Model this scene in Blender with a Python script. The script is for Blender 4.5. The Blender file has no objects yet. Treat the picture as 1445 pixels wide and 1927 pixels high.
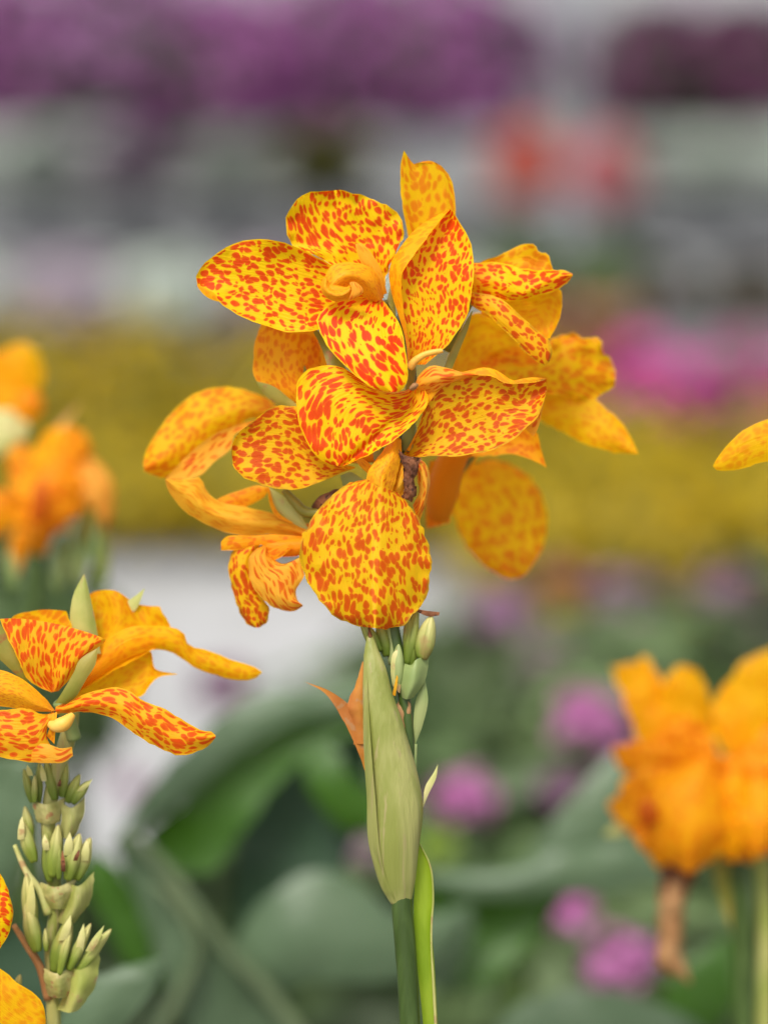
import bpy, bmesh, math, random
from mathutils import Vector, Matrix, noise
R = math.radians
scene = bpy.context.scene
C = scene.collection
rnd = random.Random(7)

# ------------------------------------------------------------------ camera, sky, sun, exposure
CAM_H, PITCH, LENS, SENSOR, D0 = 1.3, R(12.0), 77.0, 36.0, 0.80
K = SENSOR / LENS / 1927.0                     # lateral metres per photo pixel and metre of depth
cd = bpy.data.cameras.new('camera'); cam = bpy.data.objects.new('camera', cd); C.objects.link(cam)
cam.location = (0, 0, CAM_H); cam.rotation_euler = (R(90) - PITCH, 0, 0)
cd.sensor_fit = 'VERTICAL'; cd.sensor_height = SENSOR; cd.sensor_width = SENSOR; cd.lens = LENS
cd.clip_start = 0.05; cd.clip_end = 2000
cd.dof.use_dof = True; cd.dof.focus_distance = 0.797; cd.dof.aperture_fstop = 2.45; cd.dof.aperture_blades = 0
scene.camera = cam
world = bpy.data.worlds.new('World'); scene.world = world; world.use_nodes = True
nt = world.node_tree; bg = nt.nodes['Background']
sky = nt.nodes.new('ShaderNodeTexSky'); sky.sky_type = 'NISHITA'; sky.sun_disc = False
SUN_EL, SUN_ROT = R(58), R(205)
sky.sun_elevation = SUN_EL; sky.sun_rotation = SUN_ROT
sky.air_density = 1.0; sky.dust_density = 4.0; sky.ozone_density = 1.0
hs = nt.nodes.new('ShaderNodeHueSaturation'); hs.inputs['Saturation'].default_value = 0.25   # overcast: grey-white sky
nt.links.new(sky.outputs[0], hs.inputs['Color']); nt.links.new(hs.outputs[0], bg.inputs['Color'])
bg.inputs['Strength'].default_value = 0.115
sl = bpy.data.lights.new('sun', 'SUN'); sl.energy = 1.5; sl.angle = R(14); sl.color = (1.0, 0.96, 0.9)
sun = bpy.data.objects.new('sun', sl); C.objects.link(sun)
sd = Vector((math.sin(SUN_ROT) * math.cos(SUN_EL), math.cos(SUN_ROT) * math.cos(SUN_EL), math.sin(SUN_EL)))
sun.rotation_euler = sd.to_track_quat('Z', 'Y').to_euler()
vs = scene.view_settings; vs.view_transform = 'Standard'; vs.look = 'None'; vs.gamma = 1; vs.exposure = 0.73
scene.cycles.use_denoising = True
scene.cycles.max_bounces = 8; scene.cycles.transparent_max_bounces = 8

# ------------------------------------------------------------------ geometry helpers
FW = Vector((0, math.cos(PITCH), -math.sin(PITCH))); UP = Vector((0, math.sin(PITCH), math.cos(PITCH))); RT = Vector((1, 0, 0))
EYE = Vector((0, 0, CAM_H))
def W(x, y, D):
    return EYE + FW * D + RT * ((x - 722.5) * K * D) + UP * ((963.5 - y) * K * D)
PX = K * D0                                    # metres in one photo pixel at the subject
def P(x, y, z=0.0):
    return W(x, y, D0 + z * PX)
def G(x, y, h=0.0):                            # where the view ray meets height h
    d = FW + RT * ((x - 722.5) * K) + UP * ((963.5 - y) * K)
    return EYE + d * ((h - CAM_H) / d.z)

def cr(p0, p1, p2, p3, t):
    return 0.5 * ((2 * p1) + (p2 - p0) * t + (2 * p0 - 5 * p1 + 4 * p2 - p3) * t * t + (3 * p1 - p0 - 3 * p2 + p3) * t ** 3)
def spline(pts, n, even=True):
    pts = [Vector(p) for p in pts]
    if len(pts) == 2:
        return [pts[0].lerp(pts[1], i / (n - 1)) for i in range(n)]
    ext = [pts[0] * 2 - pts[1]] + pts + [pts[-1] * 2 - pts[-2]]
    fine = []
    for i in range(len(pts) - 1):
        for k in range(12):
            fine.append(cr(ext[i], ext[i + 1], ext[i + 2], ext[i + 3], k / 12))
    fine.append(pts[-1].copy())
    if not even:
        return [fine[round(i * (len(fine) - 1) / (n - 1))] for i in range(n)]
    L = [0.0]
    for a, b in zip(fine, fine[1:]): L.append(L[-1] + (b - a).length)
    out, j = [], 0
    for i in range(n):
        s = L[-1] * i / (n - 1)
        while j < len(L) - 2 and L[j + 1] < s: j += 1
        d = L[j + 1] - L[j]
        out.append(fine[j].lerp(fine[j + 1], 0 if d < 1e-9 else min(1, (s - L[j]) / d)))
    return out

def link(name, me, parent=None, mat=None, smooth=True):
    if mat: me.materials.append(mat)
    if smooth:
        for p in me.polygons: p.use_smooth = True
    o = bpy.data.objects.new(name, me); C.objects.link(o)
    if parent: 
        o.parent = parent
        o.matrix_parent_inverse = Matrix.Translation(-parent_loc(parent))
    return o
def parent_loc(o):                             # parts keep world coordinates in their vertices; only a thing's own Empty is moved
    return Vector((0, 0, 0)) if o.parent else o.location.copy()
def thing(name, label, cat, loc, group=None):
    o = bpy.data.objects.new(name, None); C.objects.link(o); o.location = loc; o.empty_display_size = 0.05
    o['label'] = label; o['category'] = cat
    if group: o['group'] = group
    return o
def mesh(name, verts, faces, parent=None, mat=None, smooth=True):
    me = bpy.data.meshes.new(name); me.from_pydata(verts, [], faces); me.update()
    return link(name, me, parent, mat, smooth)

seed_i = [0]
def petal(parent, rails, z=(0, 0, 0), rz=None, cup=0.0, ripple=3.0, mat=None, name='petal', n=26, m=16, flip=False, freq=0.018, s0=None):
    """a thin curved surface lofted across rails that run from the petal's base to its tip;
    rails are given in photo pixels with depths (pixel units behind the subject plane)"""
    seed_i[0] += 1; sd_ = seed_i[0] * 13.7
    n2 = []
    for i, r in enumerate(rails):
        n2.append(spline([(p[0], p[1], p[2] if len(p) > 2 else 0) for p in r], n))
    if len(n2) == 2:
        n2 = [n2[0], [a.lerp(b, .5) for a, b in zip(*n2)], n2[1]]
        if rz: rz = (rz[0], (rz[0] + rz[-1]) / 2, rz[-1])
    rz = rz or (0,) * len(n2)
    verts, uv, ed = [], [], []
    cen = []; rows = []
    for i in range(n):
        t = i / (n - 1)
        zc = z[0] * 2 * (t - .5) * (t - 1) - z[1] * 4 * t * (t - 1) + z[2] * 2 * t * (t - .5)
        ctl = [Vector((r[i].x, r[i].y, r[i].z + zc + rz[k])) for k, r in enumerate(n2)]
        row = spline(ctl, m, even=False) if len(ctl) > 2 else spline(ctl, m)
        tot = sum((b - a).length for a, b in zip(row, row[1:]))
        rows.append((row, tot)); cen.append(row[m // 2])
    vlen = [0]
    for a, b in zip(cen, cen[1:]): vlen.append(vlen[-1] + (b - a).length)
    wm = 1e-3; wmax = max(t for _, t in rows)
    for i, (row, tot) in enumerate(rows):
        wm = max(wm, tot)
        acc = 0
        for j, p in enumerate(row):
            if j: acc += (row[j] - row[j - 1]).length
            s = 2 * j / (m - 1) - 1
            lim = min(1.0, tot / 60.0)
            q = p.copy()
            nz = noise.noise(Vector((p.x * freq, p.y * freq, sd_)))
            n3 = noise.noise(Vector((p.x * freq * 2.6, p.y * freq * 2.6, sd_ + 5)))
            q.z += cup * (1 - s * s) * lim + ripple * (nz * 1.2 + n3 * .8) * (0.35 + s * s) * lim * 1.6
            q.z += ripple * 1.1 * noise.noise(Vector((p.x * .010, p.y * .010, sd_ + 41))) * lim
            e = s ** 6
            q.z += ripple * .9 * abs(s) ** 3 * lim * noise.noise(Vector((p.x * .075, p.y * .075, sd_ + 29)))
            q.x += ripple * .25 * e * lim * noise.noise(Vector((p.x * .2, p.y * .2, sd_ + 3)))
            q.x += ripple * .7 * e * lim * noise.noise(Vector((p.x * .07, p.y * .07, sd_ + 9)))
            q.y += ripple * .7 * e * lim * noise.noise(Vector((p.x * .07, p.y * .07, sd_ + 19)))
            verts.append(P(q.x, q.y, q.z))
            x = acc - tot / 2
            uv.append((x * (wmax / wm) ** .55 + sd_ * 17, vlen[i] + sd_ * 31))
            ed.append((min(acc, tot - acc), vlen[i] / vlen[-1]))
    faces = []
    for i in range(n - 1):
        for j in range(m - 1):
            a = i * m + j; f = (a, a + 1, a + m + 1, a + m)
            faces.append(f[::-1] if flip else f)
    me = bpy.data.meshes.new(name); me.from_pydata(verts, [], faces)
    l1 = me.uv_layers.new(name='UVMap'); l2 = me.uv_layers.new(name='margin')
    for lp in me.loops:
        l1.data[lp.index].uv = uv[lp.vertex_index]; l2.data[lp.index].uv = ed[lp.vertex_index]
    me.update()
    # front face = face whose normal looks at the camera on average
    if s0 is None:
        av = sum((p.normal.dot(FW) * p.area for p in me.polygons))
        if (av > 0) != flip:
            me.flip_normals()
    return link(name, me, parent, mat or M['petal'])

def tube(parent, pts, name, mat, seg=12, n=None, flat=1.0, cap=True, ridge=0.0, wob=0.0, ridges=3):
    """swept round form through (x, y, z, radius) in photo pixels / depth units"""
    n = n or max(6, 5 * len(pts)); sd_ = len(bpy.data.objects) * 3.1
    p4 = [Vector((p[0], p[1], p[2], p[3])) for p in pts]
    ext = [p4[0] * 2 - p4[1]] + p4 + [p4[-1] * 2 - p4[-2]]
    out = []
    for i in range(n):
        u = i / (n - 1) * (len(p4) - 1); k = min(int(u), len(p4) - 2)
        out.append(cr(ext[k], ext[k + 1], ext[k + 2], ext[k + 3], u - k))
    pos = [P(o[0], o[1], o[2]) for o in out]
    verts, faces, uvs = [], [], []
    ref = FW.copy(); L = 0
    for i, (o, p) in enumerate(zip(out, pos)):
        a = pos[max(0, i - 1)]; b = pos[min(n - 1, i + 1)]
        tdir = (b - a).normalized()
        side = tdir.cross(ref).normalized(); fr = side.cross(tdir).normalized()
        r = max(0.3, o[3]) * K * (D0 + o[2] * PX)
        if i: L += (p - pos[i - 1]).length / PX
        for k in range(seg):
            an = 2 * math.pi * k / seg
            rr = r * (1 + ridge * math.cos(an * ridges) + wob * noise.noise(Vector((math.cos(an) * 1.5, math.sin(an) * 1.5 + sd_, L * .03))))
            verts.append(p + side * (math.cos(an) * rr) + fr * (math.sin(an) * rr * flat))
    for i in range(n - 1):
        for k in range(seg):
            a = i * seg + k; b = i * seg + (k + 1) % seg
            faces.append((a, b, b + seg, a + seg))
    if cap:
        faces.append(tuple(range(seg))[::-1]); faces.append(tuple(range((n - 1) * seg, n * seg)))
    me = bpy.data.meshes.new(name); me.from_pydata(verts, [], faces)
    l1 = me.uv_layers.new(name='UVMap')
    for lp in me.loops:
        i, k = divmod(lp.vertex_index, seg); l1.data[lp.index].uv = (k * 6, i * 10)
    me.update()
    bm = bmesh.new(); bm.from_mesh(me); bmesh.ops.recalc_face_normals(bm, faces=bm.faces); bm.to_mesh(me); bm.free()
    return link(name, me, parent, mat)

# ------------------------------------------------------------------ materials
M = {}
def newmat(name):
    m = bpy.data.materials.new(name); m.use_nodes = True; t = m.node_tree; t.nodes.clear(); return m, t
def N(t, typ, **kw):
    nd = t.nodes.new(typ)
    for k, v in kw.items():
        if k in nd.inputs: nd.inputs[k].default_value = v
        else: setattr(nd, k, v)
    return nd
def math_(t, op, a, b=None, c=None, clamp=False):
    nd = t.nodes.new('ShaderNodeMath'); nd.operation = op; nd.use_clamp = clamp
    for i, v in enumerate((a, b, c)):
        if v is None: continue
        if isinstance(v, (int, float)): nd.inputs[i].default_value = v
        else: t.links.new(v, nd.inputs[i])
    return nd.outputs[0]
def mixc(t, fac, a, b):
    nd = t.nodes.new('ShaderNodeMix'); nd.data_type = 'RGBA'
    for s, v in ((nd.inputs[0], fac), (nd.inputs[6], a), (nd.inputs[7], b)):
        if isinstance(v, (int, float)): s.default_value = v
        elif isinstance(v, tuple): s.default_value = (*v, 1) if len(v) == 3 else v
        else: t.links.new(v, s)
    return nd.outputs[2]
def sstep(t, x, lo, hi):
    nd = t.nodes.new('ShaderNodeMapRange'); nd.interpolation_type = 'SMOOTHSTEP'
    t.links.new(x, nd.inputs[0]); nd.inputs[1].default_value = lo; nd.inputs[2].default_value = hi
    return nd.outputs[0]

def petal_mat(name, yellow=(0.98, 0.62, 0.001), spot=(0.80, 0.070, 0.002), back=(0.95, 0.48, 0.003), strength=1.0, backspot=0.3,
              sx=11.2, sy=17.5, thr=0.43, trans=0.40, base_col=(0.92, 0.33, 0.006), base_amt=0.65, stain=0.0):
    m, t = newmat(name); Lk = t.links.new
    out = N(t, 'ShaderNodeOutputMaterial')
    uv = N(t, 'ShaderNodeUVMap', uv_map='UVMap'); ed = N(t, 'ShaderNodeUVMap', uv_map='margin')
    se = N(t, 'ShaderNodeSeparateXYZ'); Lk(ed.outputs[0], se.inputs[0])
    # warp
    ns = N(t, 'ShaderNodeTexNoise', Scale=0.045, Detail=0.0); Lk(uv.outputs[0], ns.inputs['Vector'])
    w1 = N(t, 'ShaderNodeVectorMath', operation='MULTIPLY_ADD'); Lk(ns.outputs['Color'], w1.inputs[0])
    w1.inputs[1].default_value = (12, 17, 0); Lk(uv.outputs[0], w1.inputs[2])
    mp = N(t, 'ShaderNodeMapping'); mp.inputs['Scale'].default_value = (1 / sx, 1 / sy, 1); Lk(w1.outputs[0], mp.inputs[0])
    vo = N(t, 'ShaderNodeTexVoronoi', voronoi_dimensions='2D', Scale=1.0, Randomness=0.9); Lk(mp.outputs[0], vo.inputs['Vector'])
    cs = N(t, 'ShaderNodeSeparateColor'); Lk(vo.outputs['Color'], cs.inputs[0])
    nz2 = N(t, 'ShaderNodeTexNoise', Scale=0.02, Detail=1.0); Lk(uv.outputs[0], nz2.inputs['Vector'])
    # per-spot radius: random, larger patches here and there, smaller towards the base
    r = math_(t, 'MULTIPLY_ADD', cs.outputs[0], 0.17, thr - 0.155)
    r = math_(t, 'ADD', r, math_(t, 'MULTIPLY_ADD', nz2.outputs[0], 0.62, -0.28))
    r = math_(t, 'ADD', r, math_(t, 'MULTIPLY_ADD', se.outputs[1], 0.14, -0.085))
    d = math_(t, 'SUBTRACT', r, vo.outputs['Distance'])
    mask = sstep(t, d, -0.03, 0.05)
    # second layer of small flecks
    mp2 = N(t, 'ShaderNodeMapping'); mp2.inputs['Scale'].default_value = (1.25 / sx, 1.25 / sy, 1); mp2.inputs['Location'].default_value = (31, 7, 0)
    Lk(w1.outputs[0], mp2.inputs[0])
    v2 = N(t, 'ShaderNodeTexVoronoi', voronoi_dimensions='2D', Scale=1.0, Randomness=1.0); Lk(mp2.outputs[0], v2.inputs['Vector'])
    cs2 = N(t, 'ShaderNodeSeparateColor'); Lk(v2.outputs['Color'], cs2.inputs[0])
    d2 = math_(t, 'SUBTRACT', math_(t, 'MULTIPLY_ADD', cs2.outputs[1], 0.72, -0.33), v2.outputs['Distance'])
    mask = math_(t, 'MAXIMUM', mask, math_(t, 'MULTIPLY', sstep(t, d2, -0.04, 0.06), 0.9))
    # clean yellow margin
    mg = sstep(t, se.outputs[0], 1.0, 4.5)
    mask = math_(t, 'MULTIPLY', mask, mg)
    geo = N(t, 'ShaderNodeNewGeometry')
    k = math_(t, 'MULTIPLY_ADD', geo.outputs['Backfacing'], backspot - strength, strength)
    mask = math_(t, 'MULTIPLY', mask, k)
    # ground colour with faint lengthwise veins and an orange throat
    mv = N(t, 'ShaderNodeMapping'); mv.inputs['Scale'].default_value = (0.30, 0.014, 1); Lk(uv.outputs[0], mv.inputs[0])
    vn = N(t, 'ShaderNodeTexNoise', Scale=1.0, Detail=3.0); Lk(mv.outputs[0], vn.inputs['Vector'])
    nb = N(t, 'ShaderNodeTexNoise', Scale=0.011, Detail=3.0); Lk(uv.outputs[0], nb.inputs['Vector'])
    grd = mixc(t, geo.outputs['Backfacing'], yellow, back)
    grd = mixc(t, math_(t, 'MULTIPLY', sstep(t, nb.outputs[0], .42, .72), 0.45), grd, tuple(a * b for a, b in zip(yellow, (1.0, 0.80, 1.0))))
    bs = math_(t, 'MULTIPLY', sstep(t, se.outputs[1], 0.32, 0.0), base_amt)
    grd = mixc(t, bs, grd, base_col)
    grd = mixc(t, math_(t, 'MULTIPLY', sstep(t, vn.outputs[0], .5, .75), .28), grd, tuple(a * b for a, b in zip(back, (1, .85, 1))))
    halo = math_(t, 'MULTIPLY', math_(t, 'MULTIPLY', sstep(t, d, -0.20, 0.02), mg), math_(t, 'MULTIPLY', k, .46))
    grd = mixc(t, halo, grd, (0.92, 0.34, 0.004))
    sp = mixc(t, sstep(t, d, 0.02, 0.30), tuple(a * b for a, b in zip(spot, (1.05, 1.6, 1))), spot)
    col = mixc(t, mask, grd, sp)
    if stain:
        n5 = N(t, 'ShaderNodeTexNoise', Scale=0.035, Detail=5.0, Roughness=.7); Lk(uv.outputs[0], n5.inputs['Vector'])
        tip = sstep(t, se.outputs[1], .80, 1.0)
        edg = sstep(t, se.outputs[0], 9.0, 0.0)
        f = math_(t, 'MULTIPLY', sstep(t, n5.outputs[0], .45, .55), math_(t, 'MAXIMUM', math_(t, 'MULTIPLY', tip, edg), math_(t, 'MULTIPLY', edg, .5)))
        col = mixc(t, math_(t, 'MULTIPLY', f, stain), col, (0.22, 0.07, 0.02))
        f2 = sstep(t, n5.outputs[0], .68, .76)
        col = mixc(t, math_(t, 'MULTIPLY', f2, stain * .5), col, (0.85, 0.50, 0.22))
    # relief: veins + papillae
    fn = N(t, 'ShaderNodeTexNoise', Scale=0.55, Detail=2.0); Lk(uv.outputs[0], fn.inputs['Vector'])
    h = math_(t, 'ADD', math_(t, 'MULTIPLY', vn.outputs[0], 1.0), math_(t, 'MULTIPLY', fn.outputs[0], .35))
    h = math_(t, 'ADD', h, math_(t, 'MULTIPLY', mask, 0.12))
    bp = N(t, 'ShaderNodeBump', Strength=0.45, Distance=0.0007); Lk(h, bp.inputs['Height'])
    pr = N(t, 'ShaderNodeBsdfPrincipled', Roughness=0.48); pr.inputs['Specular IOR Level'].default_value = 0.18
    pr.inputs['Sheen Weight'].default_value = 0.05; pr.inputs['Sheen Roughness'].default_value = 0.4; pr.inputs['Sheen Tint'].default_value = (1, .85, .5, 1)
    Lk(col, pr.inputs['Base Color']); Lk(bp.outputs[0], pr.inputs['Normal'])
    tr = N(t, 'ShaderNodeBsdfTranslucent'); Lk(col, tr.inputs[0]); Lk(bp.outputs[0], tr.inputs['Normal'])
    mx = N(t, 'ShaderNodeMixShader'); mx.inputs[0].default_value = trans
    Lk(pr.outputs[0], mx.inputs[1]); Lk(tr.outputs[0], mx.inputs[2]); Lk(mx.outputs[0], out.inputs[0])
    M[name] = m; return m

def plain(name, c1, c2, scale=30.0, rough=0.55, trans=0.0, bump=0.3, coord='Object', stretch=(1, 1, 1), spec=0.4, dist=0.0005, c3=None):
    m, t = newmat(name); Lk = t.links.new
    out = N(t, 'ShaderNodeOutputMaterial'); tc = N(t, 'ShaderNodeTexCoord')
    mp = N(t, 'ShaderNodeMapping'); mp.inputs['Scale'].default_value = stretch; Lk(tc.outputs[coord], mp.inputs[0])
    n1 = N(t, 'ShaderNodeTexNoise', Scale=scale, Detail=4.0); Lk(mp.outputs[0], n1.inputs['Vector'])
    col = mixc(t, sstep(t, n1.outputs[0], .35, .65), c1, c2)
    if c3:
        n3 = N(t, 'ShaderNodeTexNoise', Scale=scale * 3.3, Detail=3.0); Lk(mp.outputs[0], n3.inputs['Vector'])
        col = mixc(t, sstep(t, n3.outputs[0], .58, .7), col, c3)
    n2 = N(t, 'ShaderNodeTexNoise', Scale=scale * 4, Detail=3.0); Lk(mp.outputs[0], n2.inputs['Vector'])
    bp = N(t, 'ShaderNodeBump', Strength=bump, Distance=dist); Lk(n2.outputs[0], bp.inputs['Height'])
    pr = N(t, 'ShaderNodeBsdfPrincipled', Roughness=rough); pr.inputs['Specular IOR Level'].default_value = spec
    Lk(col, pr.inputs['Base Color']); Lk(bp.outputs[0], pr.inputs['Normal'])
    sh = pr.outputs[0]
    if trans:
        tr = N(t, 'ShaderNodeBsdfTranslucent'); Lk(col, tr.inputs[0])
        mx = N(t, 'ShaderNodeMixShader'); mx.inputs[0].default_value = trans
        Lk(sh, mx.inputs[1]); Lk(tr.outputs[0], mx.inputs[2]); sh = mx.outputs[0]
    Lk(sh, out.inputs[0]); M[name] = m; return m

petal_mat('petal')
petal_mat('petal_fine', sx=9.6, sy=16.5, thr=0.42)
petal_mat('petal_bold', yellow=(0.98, 0.66, 0.001), spot=(0.84, 0.05, 0.002), sx=13.5, sy=23, thr=0.45)
petal_mat('petal_lower', yellow=(0.90, 0.55, 0.006), spot=(0.72, 0.105, 0.003), sx=11.5, sy=18.5, thr=0.45, stain=1.0, base_amt=.55)
petal_mat('petal_dull', yellow=(0.88, 0.50, 0.006), spot=(0.68, 0.085, 0.003), sx=11.2, sy=17.5, thr=0.44, stain=.7, base_amt=.3)
petal_mat('petal_back', yellow=(0.98, 0.54, 0.002), spot=(0.90, 0.24, 0.003), back=(0.97, 0.47, 0.002), strength=.55, backspot=.35, thr=.42, trans=.5)
petal_mat('petal_hazy', yellow=(0.98, 0.56, 0.002), spot=(0.86, 0.18, 0.003), back=(0.97, 0.47, 0.002), strength=.75, backspot=.5, sx=15, sy=20, thr=.44, trans=.5)
petal_mat('petal_far', yellow=(0.95, 0.46, 0.004), spot=(0.86, 0.20, 0.004), back=(0.93, 0.36, .004), strength=.55, backspot=.4, sx=20, sy=26, thr=.44)
petal_mat('petal_orange', yellow=(0.93, 0.40, 0.005), spot=(0.78, 0.12, 0.004), back=(0.88, 0.33, 0.005), strength=.7, backspot=.5, thr=.42)
petal_mat('petal_spotted_orange', yellow=(0.94, 0.50, 0.012), spot=(0.80, 0.09, 0.004), sx=11, sy=24, thr=.43)
petal_mat('petal_streak', yellow=(0.93, 0.47, 0.04), spot=(0.76, 0.11, 0.01), sx=9, sy=34, thr=.34, stain=.4)
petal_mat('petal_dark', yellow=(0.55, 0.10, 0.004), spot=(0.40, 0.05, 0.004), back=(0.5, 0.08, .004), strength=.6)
petal_mat('petal_pale', yellow=(0.85, 0.48, 0.16), spot=(0.75, 0.25, 0.04), back=(0.85, 0.45, .14), strength=.3)
petal_mat('petal_pale2', yellow=(0.93, 0.42, 0.06), spot=(0.85, 0.25, 0.03), back=(0.9, 0.38, .05), strength=.4)
petal_mat('petal_strap', yellow=(0.93, 0.50, 0.03), spot=(0.80, 0.20, 0.01), strength=.6, backspot=.5, sx=8, sy=34, thr=.34)
petal_mat('throat', yellow=(0.90, 0.40, 0.008), spot=(0.75, 0.19, 0.01), strength=.75, backspot=.5, sx=5, sy=12, thr=.36, base_amt=.3, trans=.25)
plain('style', (0.92, 0.62, 0.14), (0.90, 0.50, 0.06), 60, .5, .2)
plain('bud_green', (0.32, 0.36, 0.07), (0.50, 0.48, 0.15), 45, .5, .15, .3, c3=(0.42, 0.30, 0.12))
plain('sepal_pale', (0.30, 0.31, 0.08), (0.50, 0.44, 0.17), 120, .5, .15, .6, c3=(0.36, 0.18, 0.07), dist=.001)
plain('bud_pale', (0.48, 0.50, 0.14), (0.66, 0.60, 0.25), 50, .5, .2, .3, c3=(0.50, 0.33, 0.14))
plain('bract', (0.25, 0.27, 0.055), (0.37, 0.36, 0.115), 30, .45, .08, .5, stretch=(5, 5, .3), c3=(0.36, 0.31, 0.12), dist=.001)
def bud_mat(name, base, tipc, brown):
    m, t = newmat(name); Lk = t.links.new
    out = N(t, 'ShaderNodeOutputMaterial'); uv = N(t, 'ShaderNodeUVMap', uv_map='UVMap'); se = N(t, 'ShaderNodeSeparateXYZ'); Lk(uv.outputs[0], se.inputs[0])
    tc = N(t, 'ShaderNodeTexCoord'); n1 = N(t, 'ShaderNodeTexNoise', Scale=90.0, Detail=3.0); Lk(tc.outputs['Object'], n1.inputs['Vector'])
    mp = N(t, 'ShaderNodeMapping'); mp.inputs['Scale'].default_value = (.16, .008, 1); Lk(uv.outputs[0], mp.inputs[0])
    n2 = N(t, 'ShaderNodeTexNoise', Scale=1.0, Detail=2.0); Lk(mp.outputs[0], n2.inputs['Vector'])
    v = math_(t, 'ADD', se.outputs[1], math_(t, 'MULTIPLY_ADD', n1.outputs[0], 120.0, -60.0))
    col = mixc(t, sstep(t, v, 10.0, 150.0), base, tipc)
    col = mixc(t, math_(t, 'MULTIPLY', sstep(t, n2.outputs[0], .5, .7), .5), col, tuple(c * .62 for c in base))
    col = mixc(t, math_(t, 'MULTIPLY', sstep(t, n1.outputs[0], .60, .72), .6), col, brown)
    col = mixc(t, math_(t, 'MULTIPLY', sstep(t, se.outputs[1], 172.0, 190.0), .8), col, brown)
    bp = N(t, 'ShaderNodeBump', Strength=.5, Distance=.0008); Lk(n2.outputs[0], bp.inputs['Height'])
    pr = N(t, 'ShaderNodeBsdfPrincipled', Roughness=.5); pr.inputs['Specular IOR Level'].default_value = .35
    Lk(col, pr.inputs['Base Color']); Lk(bp.outputs[0], pr.inputs['Normal'])
    tr = N(t, 'ShaderNodeBsdfTranslucent'); Lk(col, tr.inputs[0]); mx = N(t, 'ShaderNodeMixShader'); mx.inputs[0].default_value = .15
    Lk(pr.outputs[0], mx.inputs[1]); Lk(tr.outputs[0], mx.inputs[2]); Lk(mx.outputs[0], out.inputs[0]); M[name] = m
bud_mat('bud_tip_pale', (0.20, 0.27, 0.03), (0.58, 0.53, 0.19), (0.34, 0.17, 0.07))
bud_mat('bud_tip_green', (0.14, 0.20, 0.02), (0.36, 0.37, 0.09), (0.30, 0.16, 0.06))
plain('cup', (0.21, 0.30, 0.09), (0.34, 0.38, 0.14), 40, .5, .1)
plain('stem', (0.035, 0.065, 0.008), (0.065, 0.11, 0.022), 40, .42, .0, .3, stretch=(5, 5, .4))
plain('sheath', (0.26, 0.40, 0.015), (0.36, 0.50, 0.03), 30, .4, .45, .3, stretch=(5, 5, .4))
plain('sepal', (0.20, 0.20, 0.02), (0.34, 0.28, 0.05), 50, .5, .15, c3=(.30, .12, .03))
plain('withered', (0.10, 0.030, 0.010), (0.24, 0.085, 0.03), 160, .75, .05, .9, dist=.001, c3=(0.04, .012, .006))
plain('withered_orange', (0.62, 0.25, 0.035), (0.52, 0.17, 0.03), 70, .6, .3, .6, c3=(0.50, 0.24, 0.09))
plain('withered_tan', (0.50, 0.27, 0.11), (0.36, 0.17, 0.06), 60, .7, .2, .6)

def leaf_mat(name, c1, c2, under, rough=.36, trans=.22):
    m, t = newmat(name); Lk = t.links.new
    out = N(t, 'ShaderNodeOutputMaterial'); uv = N(t, 'ShaderNodeUVMap', uv_map='UVMap')
    mp = N(t, 'ShaderNodeMapping'); mp.inputs['Rotation'].default_value = (0, 0, R(38)); mp.inputs['Scale'].default_value = (.35, .02, 1); Lk(uv.outputs[0], mp.inputs[0])
    n1 = N(t, 'ShaderNodeTexNoise', Scale=1.0, Detail=3.0); Lk(mp.outputs[0], n1.inputs['Vector'])
    n2 = N(t, 'ShaderNodeTexNoise', Scale=.012, Detail=3.0); Lk(uv.outputs[0], n2.inputs['Vector'])
    geo = N(t, 'ShaderNodeNewGeometry')
    col = mixc(t, math_(t, 'ADD', math_(t, 'MULTIPLY', n1.outputs[0], .5), math_(t, 'MULTIPLY', n2.outputs[0], .5)), c1, c2)
    col = mixc(t, geo.outputs['Backfacing'], col, under)
    bp = N(t, 'ShaderNodeBump', Strength=.4, Distance=.001); Lk(n1.outputs[0], bp.inputs['Height'])
    pr = N(t, 'ShaderNodeBsdfPrincipled', Roughness=rough); pr.inputs['Specular IOR Level'].default_value = .55
    Lk(col, pr.inputs['Base Color']); Lk(bp.outputs[0], pr.inputs['Normal'])
    tr = N(t, 'ShaderNodeBsdfTranslucent'); Lk(col, tr.inputs[0])
    mx = N(t, 'ShaderNodeMixShader'); mx.inputs[0].default_value = trans
    Lk(pr.outputs[0], mx.inputs[1]); Lk(tr.outputs[0], mx.inputs[2]); Lk(mx.outputs[0], out.inputs[0]); M[name] = m
leaf_mat('canna_leaf', (0.045, 0.095, 0.036), (0.17, 0.245, 0.135), (0.045, 0.12, 0.004))
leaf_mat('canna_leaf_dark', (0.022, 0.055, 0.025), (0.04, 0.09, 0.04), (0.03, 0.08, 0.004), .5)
leaf_mat('canna_leaf_fresh', (0.03, 0.10, 0.002), (0.055, 0.15, 0.005), (0.035, 0.11, 0.002))
plain('leaf_rib', (0.09, 0.13, 0.06), (0.13, 0.17, 0.08), 40, .5, .1)

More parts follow.
